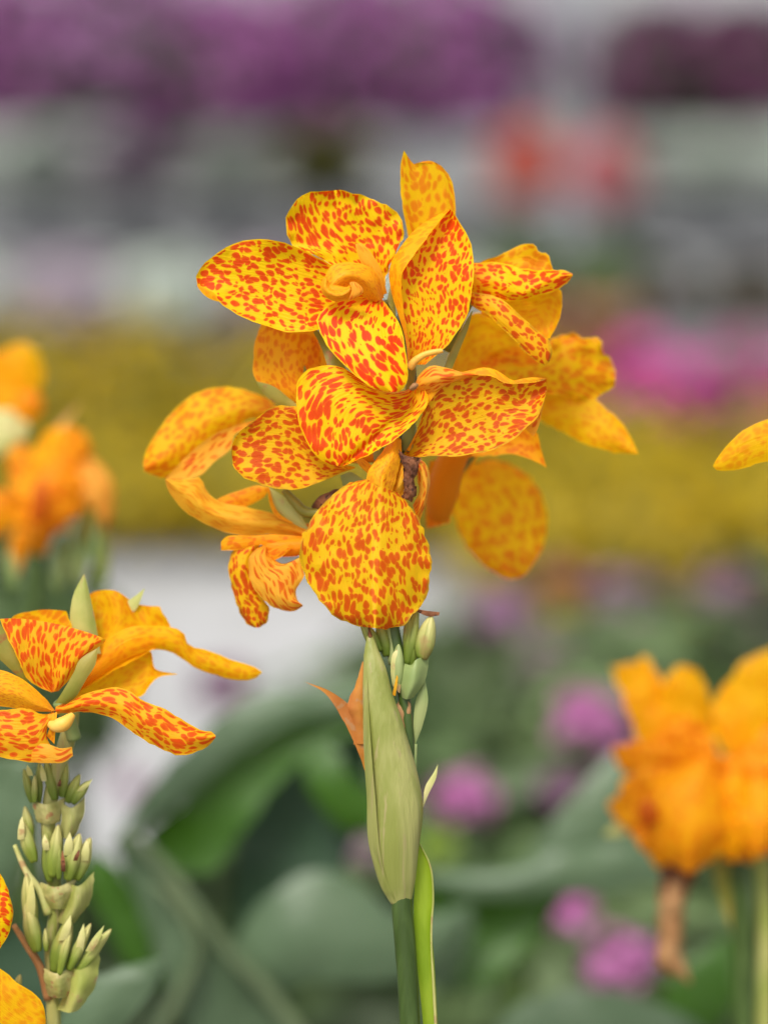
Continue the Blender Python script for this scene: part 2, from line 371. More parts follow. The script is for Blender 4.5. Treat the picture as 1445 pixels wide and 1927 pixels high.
# ------------------------------------------------------------------ the main canna
GROUND = lambda v: Vector((v.x, v.y, 0.0))
main = thing('canna_plant', 'tall canna with spotted yellow and orange blossoms above a long green bract', 'canna', GROUND(P(770, 1927, 0)))
stem_pts = [(760, 1500, 8, 15), (756, 1640, 8, 19), (756, 1700, 5, 20), (763, 1790, 3, 20), (771, 1927, 0, 19.5), (800, 2600, 0, 22), (830, 3600, 0, 26), (840, 5100, 0, 30)]
tube(main, stem_pts, 'stem', M['stem'], 16, n=50)
tube(main, [(760, 1560, 10, 13), (768, 1420, 14, 12), (762, 1330, 16, 12), (748, 1230, 20, 13), (738, 1170, 24, 12), (732, 1080, 40, 12), (735, 980, 45, 12),
            (745, 900, 55, 12), (765, 800, 60, 11), (775, 740, 62, 10), (770, 660, 70, 9), (755, 590, 80, 8)], 'upper_stem', M['stem'], 12, n=50)
# long bract (spathe)
br = tube(main, [(697, 1197, -6, 6.5), (699, 1227, -10, 14), (705, 1263, -14, 22), (710.5, 1311, -18, 28.5), (719.5, 1359, -18, 36.5), (728, 1407, -16, 42), (736, 1454, -14, 47.5),
            (742, 1502, -12, 51.5), (743, 1535, -10, 52), (741, 1580, -8, 48.5), (744, 1624, -4, 41.5), (748, 1660, 0, 34), (752, 1682, 2, 26), (755, 1697, 3, 20)],
     'bract', M['bract'], 40, n=64, flat=.72, ridge=.012, ridges=9)
tube(br, [(697, 1200, -7, 5.5), (695, 1188, -6, 2.5), (694, 1176, -5, 1.4)], 'bract_tip', M['withered'], 8)
petal(br, [[(684, 1230), (683, 1300), (684, 1400), (690, 1500), (692, 1575), (703, 1625), (733, 1692)], [(690, 1235), (693, 1310), (698, 1400), (706, 1500), (712, 1575), (722, 1635), (742, 1693)]], z=(-18, -52, -14), rz=(24, 0), cup=-4, ripple=1.2, mat=M['bract'], name='bract_edge')
# bright sheath leaf right of the stem
petal(main, [[(789, 1585), (782, 1650), (778, 1720), (786, 1830), (797, 1940), (805, 2100)], [(789, 1585), (809, 1630), (815, 1688), (812, 1735), (818, 1830), (824, 1940), (830, 2100)]],
      z=(10, 12, 8), cup=14, ripple=1, mat=M['sheath'], name='sheath_leaf')
tube(main, [(790, 1588, 8, 1), (810, 1632, 9, 1.6), (815, 1688, 9, 2), (812, 1738, 9, 2), (812, 1790, 9, 2), (816, 1860, 8, 3), (820, 1940, 8, 3), (826, 2100, 8, 3)], 'sheath_edge', M['bud_green'], 8)
petal(main, [[(796, 1508), (800, 1480), (815, 1455), (824, 1438)], [(794, 1525), (806, 1495), (820, 1465), (824, 1438)]], z=(0, 6, 14), cup=-5, ripple=1, mat=M['bud_pale'], name='bracteole')
petal(main, [[(781, 1402), (778, 1370), (782, 1320), (800, 1278)], [(781, 1402), (795, 1365), (805, 1320), (800, 1278)]], z=(20, 12, 14), cup=-8, ripple=1, mat=M['cup'], name='bracteole')
tube(main, [(782, 1400, 18, 3), (780, 1450, 12, 4), (778, 1500, 10, 5)], 'pedicel', M['cup'], 8)

def bud(parent, base, tip, r, z=0, mat='bud_green', nm='bud', ztip=None):
    bx, by = base; tx, ty = tip; zt = z if ztip is None else ztip
    f = lambda a: (bx + (tx - bx) * a, by + (ty - by) * a, z + (zt - z) * a)
    return tube(parent, [(*f(0), r * .55), (*f(.25), r * .95), (*f(.5), r), (*f(.75), r * .72), (*f(.93), r * .35), (*f(1), r * .08)], nm, M[{'bud_pale': 'bud_tip_pale', 'bud_green': 'bud_tip_green'}.get(mat, mat)], 16, n=20, ridge=.09, wob=.14)
bud(main, (795, 1240), (812, 1158), 18, 0, 'bud_pale')
bud(main, (775, 1262), (768, 1150), 13, 14)
bud(main, (766, 1250), (786, 1140), 12, 10)
bud(main, (748, 1290), (750, 1212), 13, 4, 'cup')
petal(main, [[(752, 1311), (750, 1285), (758, 1250), (775, 1256)], [(765, 1316), (775, 1290), (780, 1260), (782, 1242)], [(778, 1313), (795, 1290), (804, 1262), (807, 1232)]], z=(6, -6, 0), rz=(10, -16, 8), ripple=1.5, mat=M['cup'], name='bract_cup')
petal(main, [[(738, 1290), (735, 1262), (738, 1232), (752, 1218)], [(752, 1305), (756, 1275), (757, 1240), (752, 1218)]], z=(0, -4, 0), cup=-8, ripple=1, mat=M['bud_pale'], name='bract_cup')
petal(main, [[(738, 1308), (744, 1280), (750, 1255)], [(744, 1310), (748, 1284), (751, 1255)]], z=(-6, -8, -6), cup=-2, ripple=.5, mat=M['petal_strap'], name='filament')
petal(main, [[(778, 1144), (800, 1149), (827, 1152)], [(786, 1152), (806, 1160), (826, 1158)]], z=(-4, -6, -4), cup=-3, ripple=2, mat=M['withered'], name='withered_tip')
bud(main, (716, 1225), (678, 1165), 12, 10, 'bud_green', ztip=6)
bud(main, (728, 1235), (712, 1165), 12, 16, 'bud_green')
tube(main, [(742, 1250, 20, 12), (736, 1190, 24, 13), (730, 1150, 28, 12)], 'ovary', M['cup'], 12)
# withered blossom held behind the bract
wf = tube(main, [(722, 1470, 20, 8), (712, 1400, 18, 15), (706, 1330, 16, 17), (700, 1280, 14, 12)], 'withered_flower', M['withered_orange'], 12, wob=.4)
petal(wf, [[(688, 1455), (668, 1400), (640, 1345), (612, 1305), (574, 1283)], [(700, 1440), (682, 1370), (660, 1330), (620, 1300), (574, 1283)]], z=(8, 0, -6), cup=8, ripple=4, mat=M['withered_orange'])
petal(wf, [[(665, 1400), (655, 1345), (655, 1322), (670, 1285), (682, 1245)], [(700, 1400), (695, 1340), (694, 1310), (692, 1275), (686, 1245)]], z=(10, 6, 4), cup=-12, ripple=6, mat=M['withered_orange'])
petal(wf, [[(745, 1330), (750, 1318), (758, 1312)], [(755, 1380), (764, 1340), (766, 1318)], [(770, 1425), (773, 1375), (773, 1325)]], z=(8, 4, 6), ripple=6, mat=M['withered_tan'])

def flower(parent, pts, mat='sepal', nm='flower'):
    return tube(parent, pts, nm, M[mat], 12, n=18)
# flower A : upper left, facing the viewer
fa = flower(main, [(757, 640, 78, 9), (738, 600, 62, 9), (722, 570, 44, 11)])
petal(fa, [[(718, 560), (672, 525), (623, 499), (599, 485), (565, 469), (530, 454), (499, 449), (468, 451), (437, 459), (405, 478), (380, 500), (369, 520)],
           [(718, 566), (680, 585), (640, 604), (596, 620), (551, 625), (523, 621), (488, 609), (443, 592), (412, 568), (388, 552), (373, 538), (369, 520)]], z=(30, -6, -2), cup=14, ripple=5)
petal(fa, [[(372, 534), (388, 543), (405, 553), (412, 568)], [(371, 538), (382, 553), (396, 563), (412, 568)]], z=(-8, -10, -8), cup=-3, ripple=1, name='curled_margin', mat=M['petal_back'], n=10, m=6)
petal(fa, [[(708, 560), (670, 530), (600, 485), (554, 464), (540, 425), (543, 400), (551, 381), (565, 369), (592, 361), (625, 359)],
           [(714, 556), (690, 500), (665, 440), (645, 395), (630, 358)],
           [(722, 556), (731, 505), (748, 475), (762, 436), (757, 414), (746, 400), (724, 385), (696, 372), (661, 362), (640, 357)]], z=(40, 34, 26), rz=(-4, 12, 0), ripple=8, freq=.024, m=22)
petal(fa, [[(690, 560), (655, 563), (632, 568), (610, 580), (598, 596), (598, 617), (606, 634), (623, 661), (651, 689), (672, 710), (700, 730), (728, 738)],
           [(704, 558), (698, 600), (700, 650), (715, 700), (738, 738)],
           [(718, 562), (734, 582), (748, 603), (758, 627), (763, 658), (767, 693), (768, 712), (761, 730), (750, 738)]], z=(20, -40, -62), rz=(4, -10, 6), ripple=3, mat=M['petal_bold'], name='lip', m=22)
st = petal(fa, [[(722, 560), (712, 520), (690, 500), (655, 493), (625, 500), (610, 525), (610, 545)],
           [(712, 566), (698, 535), (678, 520), (655, 516), (636, 525), (624, 538), (618, 552)],
           [(700, 572), (688, 560), (680, 545), (668, 536), (655, 538), (645, 545), (634, 560)]], z=(14, -30, -30), rz=(4, -16, 2), ripple=1, mat=M['throat'], name='stamen', m=20)
tube(st, [(608, 540, -36, 3), (614, 545, -42, 10), (628, 549, -46, 13), (645, 551, -46, 12), (656, 549, -44, 9), (661, 547, -40, 3)], 'curl', M['throat'], 20, n=22, flat=.7, wob=.1)
petal(st, [[(608, 522), (603, 540), (611, 557), (630, 567), (652, 564), (664, 552)], [(614, 524), (612, 540), (622, 552), (638, 556), (652, 551), (660, 543)], [(619, 530), (622, 540), (632, 545), (642, 545), (652, 541), (658, 537)]],
      z=(-50, -58, -52), rz=(8, -6, 6), ripple=1, mat=M['throat'], name='curled_margin', n=20, m=12)
petal(st, [[(655, 566), (662, 545), (658, 532), (668, 530)], [(672, 560), (682, 552), (682, 542), (672, 532)]], z=(-50, -58, -54), cup=-8, ripple=1, mat=M['petal_streak'], name='curled_margin', n=12, m=8)
petal(fa, [[(706, 560), (690, 520), (674, 480), (668, 459)], [(728, 552), (718, 510), (698, 475), (680, 457)]], z=(14, -10, -14), cup=-9, ripple=1, mat=M['petal_strap'], name='style')
petal(fa, [[(728, 566), (735, 535), (748, 505)], [(745, 600), (744, 560), (750, 505)]], z=(30, 36, 40), cup=-4, ripple=1, mat=M['sepal'], name='sepal')
petal(fa, [[(590, 625), (605, 655), (617, 690)], [(596, 620), (625, 650), (655, 700)]], z=(60, 50, 40), cup=-4, ripple=1, mat=M['sepal'], name='sepal')

# flower B : tall folded petal and the pointed one behind
fb = flower(main, [(770, 760, 66, 9), (772, 715, 46, 9), (775, 688, 26, 8)])
petal(fb, [[(770, 684, -2), (768, 640, -2), (762, 600, -6), (756, 560, -10), (755, 525, -12), (762, 503, -14), (774, 486, -14), (794, 460, -12), (818, 428, -10), (846, 395, 0)],
           [(768, 685), (764, 640), (752, 597), (740, 560), (733, 520), (737, 495), (749, 473), (768, 447), (795, 421), (846, 393)],
           [(785, 686), (792, 640), (795, 590), (800, 530), (820, 470), (848, 395)],
           [(800, 686), (840, 652), (868, 613), (880, 591), (886, 556), (891, 519), (891, 488), (886, 459), (873, 433), (850, 393)]],
      z=(16, 6, 14), rz=(-14, 0, 12, -4), ripple=2, mat=M['petal_fine'], m=34, n=36)
petal(fb, [[(780, 500), (767, 440), (759, 400), (754, 361), (753, 321), (756, 298), (760, 283)],
           [(800, 500), (790, 430), (785, 370), (782, 335), (779, 312), (777, 307)],
           [(830, 500), (835, 440), (836, 380), (830, 330), (815, 305), (800, 303), (790, 306)],
           [(857, 500), (858, 440), (857, 395), (855, 364), (848, 336), (838, 320), (828, 311)]], z=(60, 50, 44), rz=(0, 10, 4, 8), ripple=2, mat=M['petal_hazy'], m=26)
petal(fb, [[(835, 692), (848, 660), (868, 620), (887, 585)], [(850, 695), (866, 655), (880, 620), (889, 585)]], z=(40, 36, 30), cup=-4, ripple=.5, mat=M['sepal'], name='sepal')
tube(fb, [(770, 692, 0, 8), (782, 678, -6, 7), (800, 667, -10, 6), (820, 662, -12, 5.5), (833, 660, -12, 4)], 'style', M['style'], 12)

# flower C : upper right
fc = flower(main, [(840, 660, 90, 9), (865, 600, 75, 10), (885, 560, 60, 10)])
petal(fc, [[(882, 505), (910, 490), (934, 483), (966, 467), (985, 460), (1006, 461), (1013, 474), (1031, 478), (1036, 495), (1042, 512)],
           [(882, 530), (920, 520), (960, 520), (1000, 520), (1040, 516)]], z=(80, 80, 70), cup=6, ripple=4, mat=M['petal_hazy'], freq=.03)
petal(fc, [[(888, 494), (922, 493), (952, 497), (985, 505), (1010, 508), (1042, 508), (1060, 509), (1077, 515)],
           [(886, 525), (923, 528), (952, 538), (977, 549), (1005, 540), (1035, 526), (1060, 518), (1077, 518)],
           [(884, 550), (920, 562), (952, 567), (985, 565), (1006, 560), (1040, 548), (1062, 536), (1077, 520)]], z=(56, 40, 52), rz=(20, 0, 16), ripple=4, mat=M['petal'], m=22)
petal(fc, [[(905, 575), (960, 562), (1010, 555), (1051, 542), (1057, 560), (1056, 585), (1050, 610), (1035, 634)],
           [(905, 590), (940, 610), (975, 630), (1010, 640), (1035, 636)]], z=(100, 100, 90), cup=10, ripple=5, mat=M['petal_back'])
petal(fc, [[(884, 549), (905, 552), (923, 555), (952, 569), (981, 595), (1009, 620), (1030, 637), (1038, 655), (1036, 675), (1027, 688)],
           [(880, 568), (894, 580), (916, 591), (938, 613), (966, 638), (984, 659), (1009, 681), (1027, 688)]], z=(56, 30, 34), cup=-9, ripple=3, mat=M['petal_dull'])
# flower D : right, behind
fd = flower(main, [(800, 780, 110, 10), (830, 740, 125, 12), (870, 715, 140, 14)], 'petal_orange')
petal(fd, [[(835, 705), (850, 650), (872, 612), (890, 588), (925, 596), (960, 615), (1010, 660)],
           [(845, 720), (890, 700), (930, 690), (970, 690), (1010, 690)]], z=(160, 190, 220), cup=14, ripple=5, mat=M['petal_back'])
petal(fd, [[(880, 700), (930, 660), (975, 650), (1020, 648), (1048, 634), (1075, 625), (1098, 634), (1129, 638), (1136, 660), (1152, 682), (1158, 700)],
           [(880, 712), (950, 700), (1020, 700), (1090, 705), (1158, 712)],
           [(880, 725), (930, 728), (980, 740), (1030, 742), (1080, 748), (1122, 753), (1128, 742), (1148, 732), (1157, 722)]], z=(170, 230, 280), rz=(10, -10, 4), ripple=9, freq=.03, mat=M['petal_hazy'], m=24, n=34)
petal(fd, [[(930, 740), (1000, 742), (1050, 742), (1090, 745), (1125, 755), (1160, 785), (1185, 820), (1201, 855)],
           [(930, 770), (1000, 785), (1030, 800), (1060, 815), (1100, 835), (1150, 850), (1201, 855)]], z=(280, 270, 220), cup=-12, ripple=5, mat=M['petal_back'])
petal(fd, [[(880, 800), (940, 790), (985, 800), (1008, 812), (1018, 845), (1028, 879)], [(880, 860), (920, 858), (960, 855), (990, 862), (1010, 870), (1028, 880)]], z=(160, 150, 150), cup=6, ripple=3, mat=M['petal_orange'])
# flower F : lower right, furthest behind
ff = tube(main, [(862, 838, 150, 26), (845, 880, 190, 28), (832, 930, 230, 30), (826, 968, 270, 22)], 'flower', M['petal_orange'], 16)
petal(ff, [[(880, 870), (862, 890), (848, 915), (843, 935), (850, 965), (866, 1005), (882, 1036), (915, 1070), (935, 1083), (958, 1091)],
           [(900, 870), (910, 910), (930, 970), (945, 1040), (960, 1091)],
           [(915, 863), (945, 868), (985, 888), (1010, 915), (1025, 950), (1029, 990), (1020, 1035), (1002, 1062), (988, 1084), (962, 1091)]], z=(440, 430, 380), rz=(10, -14, 8), ripple=6, mat=M['petal_hazy'], m=22)
petal(ff, [[(808, 868), (800, 930), (802, 994)], [(850, 860), (840, 930), (825, 990)], [(905, 852), (850, 935), (848, 983)]], z=(200, 240, 260), rz=(8, -6, 8), ripple=2, mat=M['petal_orange'])
petal(ff, [[(900, 853), (868, 895), (842, 930)], [(888, 855), (858, 895), (838, 925)]], z=(180, 200, 210), cup=-3, ripple=.5, mat=M['sepal'], name='sepal')

# flower E : centre
fe = flower(main, [(770, 830, 60, 9), (774, 785, 40, 9), (778, 745, 16, 9)])
petal(fe, [[(778, 728), (745, 738), (700, 725), (665, 703), (640, 690), (610, 688), (582, 694), (564, 711), (557, 740), (560, 782), (572, 820), (590, 852), (612, 871), (632, 877)],
           [(776, 732), (740, 758), (700, 790), (665, 830), (636, 877)],
           [(780, 733), (765, 768), (735, 800), (700, 832), (668, 858), (640, 877)],
           [(782, 726), (797, 728), (806, 748), (801, 768), (776, 799), (741, 829), (702, 852), (664, 870), (644, 877)]], z=(8, -26, -34), rz=(6, -6, 6, -10), ripple=3, mat=M['petal'], m=30, n=34)
petal(fe, [[(772, 850, -6), (800, 770, -6), (835, 728, -8), (868, 716, -10), (905, 706, -12), (930, 710, -12), (948, 720, -10), (985, 722, -4), (1025, 716, 0)],
           [(765, 848), (795, 790), (806, 742), (847, 714), (868, 705), (888, 700), (912, 695), (932, 698), (952, 709), (965, 718), (986, 713), (1006, 711), (1027, 713)],
           [(760, 855), (830, 810), (900, 785), (960, 765), (1028, 735)],
           [(775, 863), (810, 858), (858, 859), (895, 853), (923, 848), (945, 838), (968, 825), (989, 806), (1010, 786), (1021, 760), (1028, 735)]],
      z=(20, -4, -14), rz=(0, 0, 16, -4), ripple=2.5, mat=M['petal_dull'], m=34, n=36)
petal(fe, [[(988, 806), (1008, 786), (1022, 752), (1026, 735)], [(1003, 822), (1012, 806), (1021, 770), (1028, 735)]], z=(4, 0, -6), cup=4, ripple=2, mat=M['petal_streak'], name='curled_margin', n=12, m=8)
sf = petal(fe, [[(780, 726), (787, 708), (800, 694), (817, 688), (845, 693), (872, 701), (900, 704)], [(782, 727), (800, 720), (825, 712), (860, 706), (900, 705)], [(800, 742), (820, 735), (845, 722), (875, 712), (900, 706)]],
      z=(0, -20, -10), rz=(4, -10, 4), ripple=1, mat=M['petal_streak'], name='stamen')
tube(sf, [(772, 732, -60, 4), (780, 726, -64, 6), (786, 724, -62, 3)], 'stigma', M['withered_tan'], 10, wob=.5)
petal(fe, [[(668, 878), (646, 870), (610, 830), (580, 785), (561, 767), (546, 763), (521, 765), (499, 774), (480, 790), (462, 804), (445, 818), (437, 838)],
           [(668, 881), (633, 894), (602, 908), (571, 918), (540, 922), (515, 918), (480, 907), (455, 896), (441, 880), (436, 862), (437, 840)]], z=(30, 8, 4), cup=12, ripple=4, mat=M['petal_dull'])
bud(fe, (765, 850), (778, 790), 14, 40, 'cup', 'sepal'); bud(fe, (722, 880), (710, 830), 12, 50, 'cup', 'sepal'); bud(fe, (735, 880), (744, 815), 9, 44, 'bud_pale', 'sepal')
petal(fe, [[(640, 895), (660, 888), (680, 900)], [(650, 930), (670, 925), (690, 910)]], z=(60, 50, 40), cup=-10, ripple=1, mat=M['cup'], name='bract_cup', n=10, m=8)

# flower G : large lower petal
fg = tube(main, [(745, 826, 36, 10), (742, 848, 18, 13), (730, 870, 0, 22), (722, 890, 0, 24), (720, 910, 12, 20), (718, 925, 22, 14)], 'flower', M['throat'], 24, n=30, flat=.6)
petal(fg, [[(709, 866), (700, 888), (694, 900), (661, 907), (642, 917), (629, 931), (607, 952), (588, 974), (573, 1000), (565, 1028), (564, 1057), (572, 1082), (588, 1111), (607, 1137), (629, 1159), (655, 1173), (686, 1180)],
           [(728, 862, -12), (722, 890, -18), (716, 915, -14), (712, 960), (708, 1030), (705, 1110), (705, 1182)],
           [(752, 870), (746, 895), (741, 918), (752, 932), (768, 943), (783, 968), (798, 1000), (809, 1031), (812, 1060), (807, 1098), (795, 1133), (776, 1159), (752, 1178), (727, 1184)]], z=(2, -40, -26), rz=(10, -12, 14), ripple=7, freq=.014, mat=M['petal_lower'], name='lip', m=26, n=48)
petal(fg, [[(736, 826), (714, 858), (694, 884), (690, 902)], [(745, 826), (734, 862), (716, 892), (712, 914)], [(755, 828), (755, 855), (749, 885), (738, 926)]], z=(10, -26, -36), rz=(4, -12, 4), ripple=2, mat=M['throat'], name='throat')
petal(fg, [[(674, 858), (690, 868), (708, 884)], [(668, 866), (682, 882), (704, 902)]], z=(30, 10, -4), cup=-6, ripple=.5, mat=M['throat'], name='stamen', n=12, m=8)
petal(fg, [[(745, 905), (748, 880), (757, 868)], [(738, 930), (756, 905), (762, 872)], [(755, 938), (764, 915), (764, 875)]], z=(-4, -12, -6), rz=(4, -6, 4), ripple=2, mat=M['petal_strap'], name='stamen')
petal(fg, [[(776, 950), (788, 928), (785, 900), (778, 865)], [(782, 968), (798, 940), (801, 905), (785, 865)], [(789, 986), (800, 950), (809, 905), (803, 876), (788, 862)]], z=(20, 0, 8), rz=(4, -10, 8), ripple=2, mat=M['petal_streak'])
wt = petal(fg, [[(748, 845), (757, 862), (764, 880), (760, 905), (762, 925), (755, 936)], [(762, 858), (772, 872), (774, 892), (772, 915), (772, 935), (770, 942)], [(790, 860), (786, 868), (788, 884), (780, 900), (786, 925), (774, 946)]],
            z=(-14, -22, -12), rz=(6, -12, 8), ripple=13, freq=.07, mat=M['withered'], name='withered_stamen', m=22, n=30)
tube(wt, [(752, 852, -20, 3), (764, 868, -24, 6), (772, 880, -26, 8), (768, 905, -24, 6), (772, 925, -24, 8), (766, 938, -20, 4)], 'shrivelled_fold', M['withered'], 14, n=40, flat=.6, wob=1.6)
petal(fg, [[(750, 845), (762, 858), (790, 862)], [(752, 858), (762, 878), (786, 882)]], z=(-18, -24, -20), cup=-4, ripple=6, mat=M['withered'], name='withered_stamen', freq=.06)
tube(main, [(590, 955, 70, 5), (610, 945, 60, 15), (632, 935, 55, 16), (646, 928, 50, 8)], 'withered_bud', M['withered'], 14, wob=.5)

# flowers H : left, behind
fh = flower(main, [(730, 800, 70, 9), (660, 760, 90, 10), (600, 740, 100, 12), (560, 750, 110, 12)])
petal(fh, [[(565, 765), (540, 762), (520, 754), (498, 733), (480, 713), (476, 684), (480, 645), (492, 606)], [(580, 765), (565, 720), (550, 670), (545, 600)], [(595, 765), (598, 720), (600, 670), (596, 610)]], z=(90, 84, 90), rz=(0, -10, 10), ripple=3, mat=M['petal_orange'])
petal(fh, [[(575, 720), (572, 680), (585, 640)], [(640, 720), (625, 690), (592, 630)]], z=(100, 100, 96), cup=4, ripple=2, mat=M['petal_orange'])
petal(fh, [[(480, 716), (500, 745), (530, 765), (560, 775)], [(481, 717), (515, 727), (545, 750), (570, 770)]], z=(60, 66, 70), cup=-6, ripple=1, mat=M['sepal'], name='sepal')
petal(fh, [[(585, 720), (575, 690), (568, 675)], [(560, 760), (560, 710), (566, 676)]], z=(80, 78, 80), cup=-4, ripple=1, mat=M['sepal'], name='sepal')
fi = flower(main, [(720, 860, 70, 9), (650, 860, 110, 9), (580, 820, 150, 11), (520, 790, 180, 14)], 'petal_orange')
petal(fi, [[(530, 770), (508, 752), (480, 740), (452, 731), (418, 727), (381, 734), (350, 752), (322, 778), (300, 806), (281, 837), (269, 872)],
           [(525, 785), (480, 770), (430, 775), (380, 805), (330, 850), (272, 882)],
           [(510, 800), (474, 787), (443, 812), (425, 830), (385, 870), (345, 895), (318, 900), (290, 896), (270, 886)]], z=(220, 230, 190), rz=(12, -14, 6), ripple=5, mat=M['petal_hazy'], m=22)
petal(fi, [[(480, 790), (445, 800), (400, 820), (350, 860), (312, 900)], [(480, 800), (443, 817), (434, 846), (406, 868), (375, 896), (328, 908), (314, 904)]], z=(150, 160, 170), cup=4, ripple=3, mat=M['petal_streak'])
fj = flower(main, [(700, 980, 60, 9), (640, 985, 90, 12), (590, 1000, 110, 16), (560, 1000, 120, 16)], 'petal_orange')
petal(fj, [[(590, 990), (546, 975), (515, 966), (468, 955), (424, 947), (406, 939), (390, 924), (375, 899), (345, 903), (314, 902)],
           [(590, 1008), (530, 990), (470, 982), (410, 968), (360, 935), (312, 902)],
           [(592, 1028), (550, 1014), (508, 1005), (474, 1008), (437, 1005), (399, 992), (368, 977), (340, 955), (320, 930), (311, 904)]], z=(100, 100, 90), rz=(10, -12, 8), ripple=3, mat=M['petal_strap'], m=20)
petal(fj, [[(405, 941), (430, 930), (452, 923), (480, 914), (505, 916)], [(440, 965), (460, 955), (485, 943), (500, 932), (507, 918)]], z=(150, 146, 140), cup=-4, ripple=2, mat=M['petal_orange'])
petal(fj, [[(505, 917), (515, 950), (545, 980), (580, 1000)], [(507, 917), (535, 935), (560, 960), (582, 998)]], z=(110, 100, 96), cup=-6, ripple=1, mat=M['bud_pale'], name='sepal')
petal(fj, [[(503, 918), (508, 950), (520, 972), (548, 985)], [(507, 917), (516, 950), (530, 970), (552, 983)]], z=(104, 94, 90), cup=-3, ripple=1, mat=M['petal_orange'], name='petal', n=14, m=6)
tube(main, [(534, 922, 80, 6), (555, 945, 76, 9), (580, 965, 70, 10), (640, 960, 60, 9)], 'pedicel', M['sepal'], 12)
# flower I : curled and drooping at lower left
fk = tube(main, [(620, 990, 70, 10), (590, 1020, 80, 14), (550, 1030, 84, 18), (500, 1030, 90, 16)], 'flower', M['petal_orange'], 14)
petal(fk, [[(575, 1010), (520, 1006), (470, 1008), (430, 1008), (416, 1020)], [(575, 1040), (530, 1034), (490, 1026), (450, 1035), (416, 1036)]], z=(84, 76, 84), cup=-6, ripple=3, mat=M['petal_orange'])
petal(fk, [[(480, 1015), (445, 1030), (430, 1060), (433, 1095), (447, 1140), (462, 1170), (480, 1181)],
           [(485, 1020), (462, 1050), (455, 1090), (462, 1140), (484, 1181)],
           [(490, 1025), (478, 1060), (478, 1090), (495, 1125), (508, 1145), (505, 1168), (490, 1181)]], z=(84, 78, 90), rz=(8, -8, 6), ripple=5, freq=.03, mat=M['petal_dull'], m=18)
petal(fk, [[(498, 1026), (478, 1036), (469, 1052), (472, 1095), (495, 1127), (521, 1146), (550, 1151), (570, 1140)],
           [(500, 1028), (495, 1055), (505, 1090), (530, 1120), (569, 1138)],
           [(503, 1030), (515, 1052), (540, 1061), (568, 1048), (572, 1082), (557, 1110), (560, 1130), (570, 1138)]], z=(70, 60, 62), rz=(6, -10, 4), ripple=4, mat=M['petal_streak'], m=20)
petal(fk, [[(500, 1040), (520, 1030), (545, 1022)], [(515, 1056), (530, 1048), (552, 1030)]], z=(66, 62, 60), cup=-4, ripple=2, mat=M['petal_orange'], name='style', n=12, m=8)

# ------------------------------------------------------------------ left canna
lc = thing('canna_plant', 'canna with a drooping spotted blossom over a spike of pale green buds', 'canna', GROUND(P(110, 1927, 120)))
tube(lc, [(140, 1330, 70, 12), (128, 1390, 80, 16), (105, 1460, 90, 14), (92, 1540, 95, 13), (96, 1620, 100, 13), (106, 1700, 105, 13), (96, 1790, 110, 12), (102, 1927, 115, 14),
          (112, 2600, 120, 18), (120, 5000, 120, 28)], 'stem', M['bract'], 14, n=60)
fl = tube(lc, [(140, 1390, 70, 14), (128, 1350, 55, 14), (112, 1320, 40, 13)], 'flower', M['cup'], 12)
petal(fl, [[(98, 1303), (55, 1281), (30, 1230), (10, 1190), (0, 1164)], [(99, 1302), (75, 1260), (60, 1210), (50, 1165)], [(100, 1302), (95, 1260), (105, 1215), (120, 1177)],
           [(102, 1302), (122, 1265), (150, 1230), (193, 1200)], [(112, 1300), (135, 1275), (160, 1240), (195, 1210, 10)]], z=(36, 10, 10), rz=(0, 8, 4, -8, 6), ripple=3, mat=M['petal_spotted_orange'], m=30)
petal(fl, [[(60, 1240), (30, 1190), (25, 1160), (60, 1150)], [(80, 1240), (80, 1190), (85, 1147)], [(120, 1240), (130, 1200), (135, 1178), (125, 1149)]], z=(80, 80, 80), ripple=3, mat=M['petal_hazy'])
petal(fl, [[(150, 1230), (133, 1180), (138, 1122), (158, 1081)], [(190, 1230), (182, 1180), (168, 1112), (160, 1081)]], z=(90, 84, 80), cup=-14, ripple=1, mat=M['bud_green'], name='sepal')
petal(fl, [[(118, 1316), (145, 1270), (172, 1200), (164, 1122)], [(120, 1316), (160, 1250), (195, 1180), (183, 1112)], [(122, 1316), (180, 1250), (225, 1180), (219, 1112)],
           [(124, 1316), (200, 1260), (270, 1190), (258, 1136)], [(126, 1316), (220, 1260), (318, 1200), (302, 1142)]], z=(70, 110, 130), rz=(0, 8, -6, 10, 0), ripple=4, mat=M['petal_back'], m=30, freq=.03)
petal(fl, [[(225, 1140), (250, 1125), (273, 1107)], [(240, 1160), (258, 1145), (273, 1108)]], z=(130, 130, 130), cup=-3, ripple=1, mat=M['bud_pale'], name='sepal', n=10, m=6)
petal(fl, [[(150, 1285), (220, 1190), (300, 1178), (343, 1188), (356, 1214), (391, 1224), (433, 1240), (474, 1253), (493, 1264)],
           [(150, 1300), (230, 1245), (284, 1223), (311, 1224), (339, 1236), (363, 1254), (398, 1268), (446, 1280), (477, 1278), (493, 1266)]], z=(90, 120, 130), cup=-12, ripple=3, mat=M['petal_back'])
petal(fl, [[(118, 1318), (190, 1260), (250, 1228), (284, 1226), (288, 1245), (296, 1261), (334, 1268)], [(118, 1322), (190, 1325), (240, 1318), (270, 1309), (282, 1290), (300, 1274), (334, 1269)]], z=(80, 120, 110), cup=10, ripple=3, mat=M['petal_back'])
petal(fl, [[(104, 1323), (118, 1302), (138, 1268), (152, 1240), (183, 1220)], [(125, 1325), (145, 1309), (163, 1278), (180, 1250), (184, 1220)]], z=(10, 0, 6), cup=-8, ripple=1, mat=M['sepal'], name='sepal')
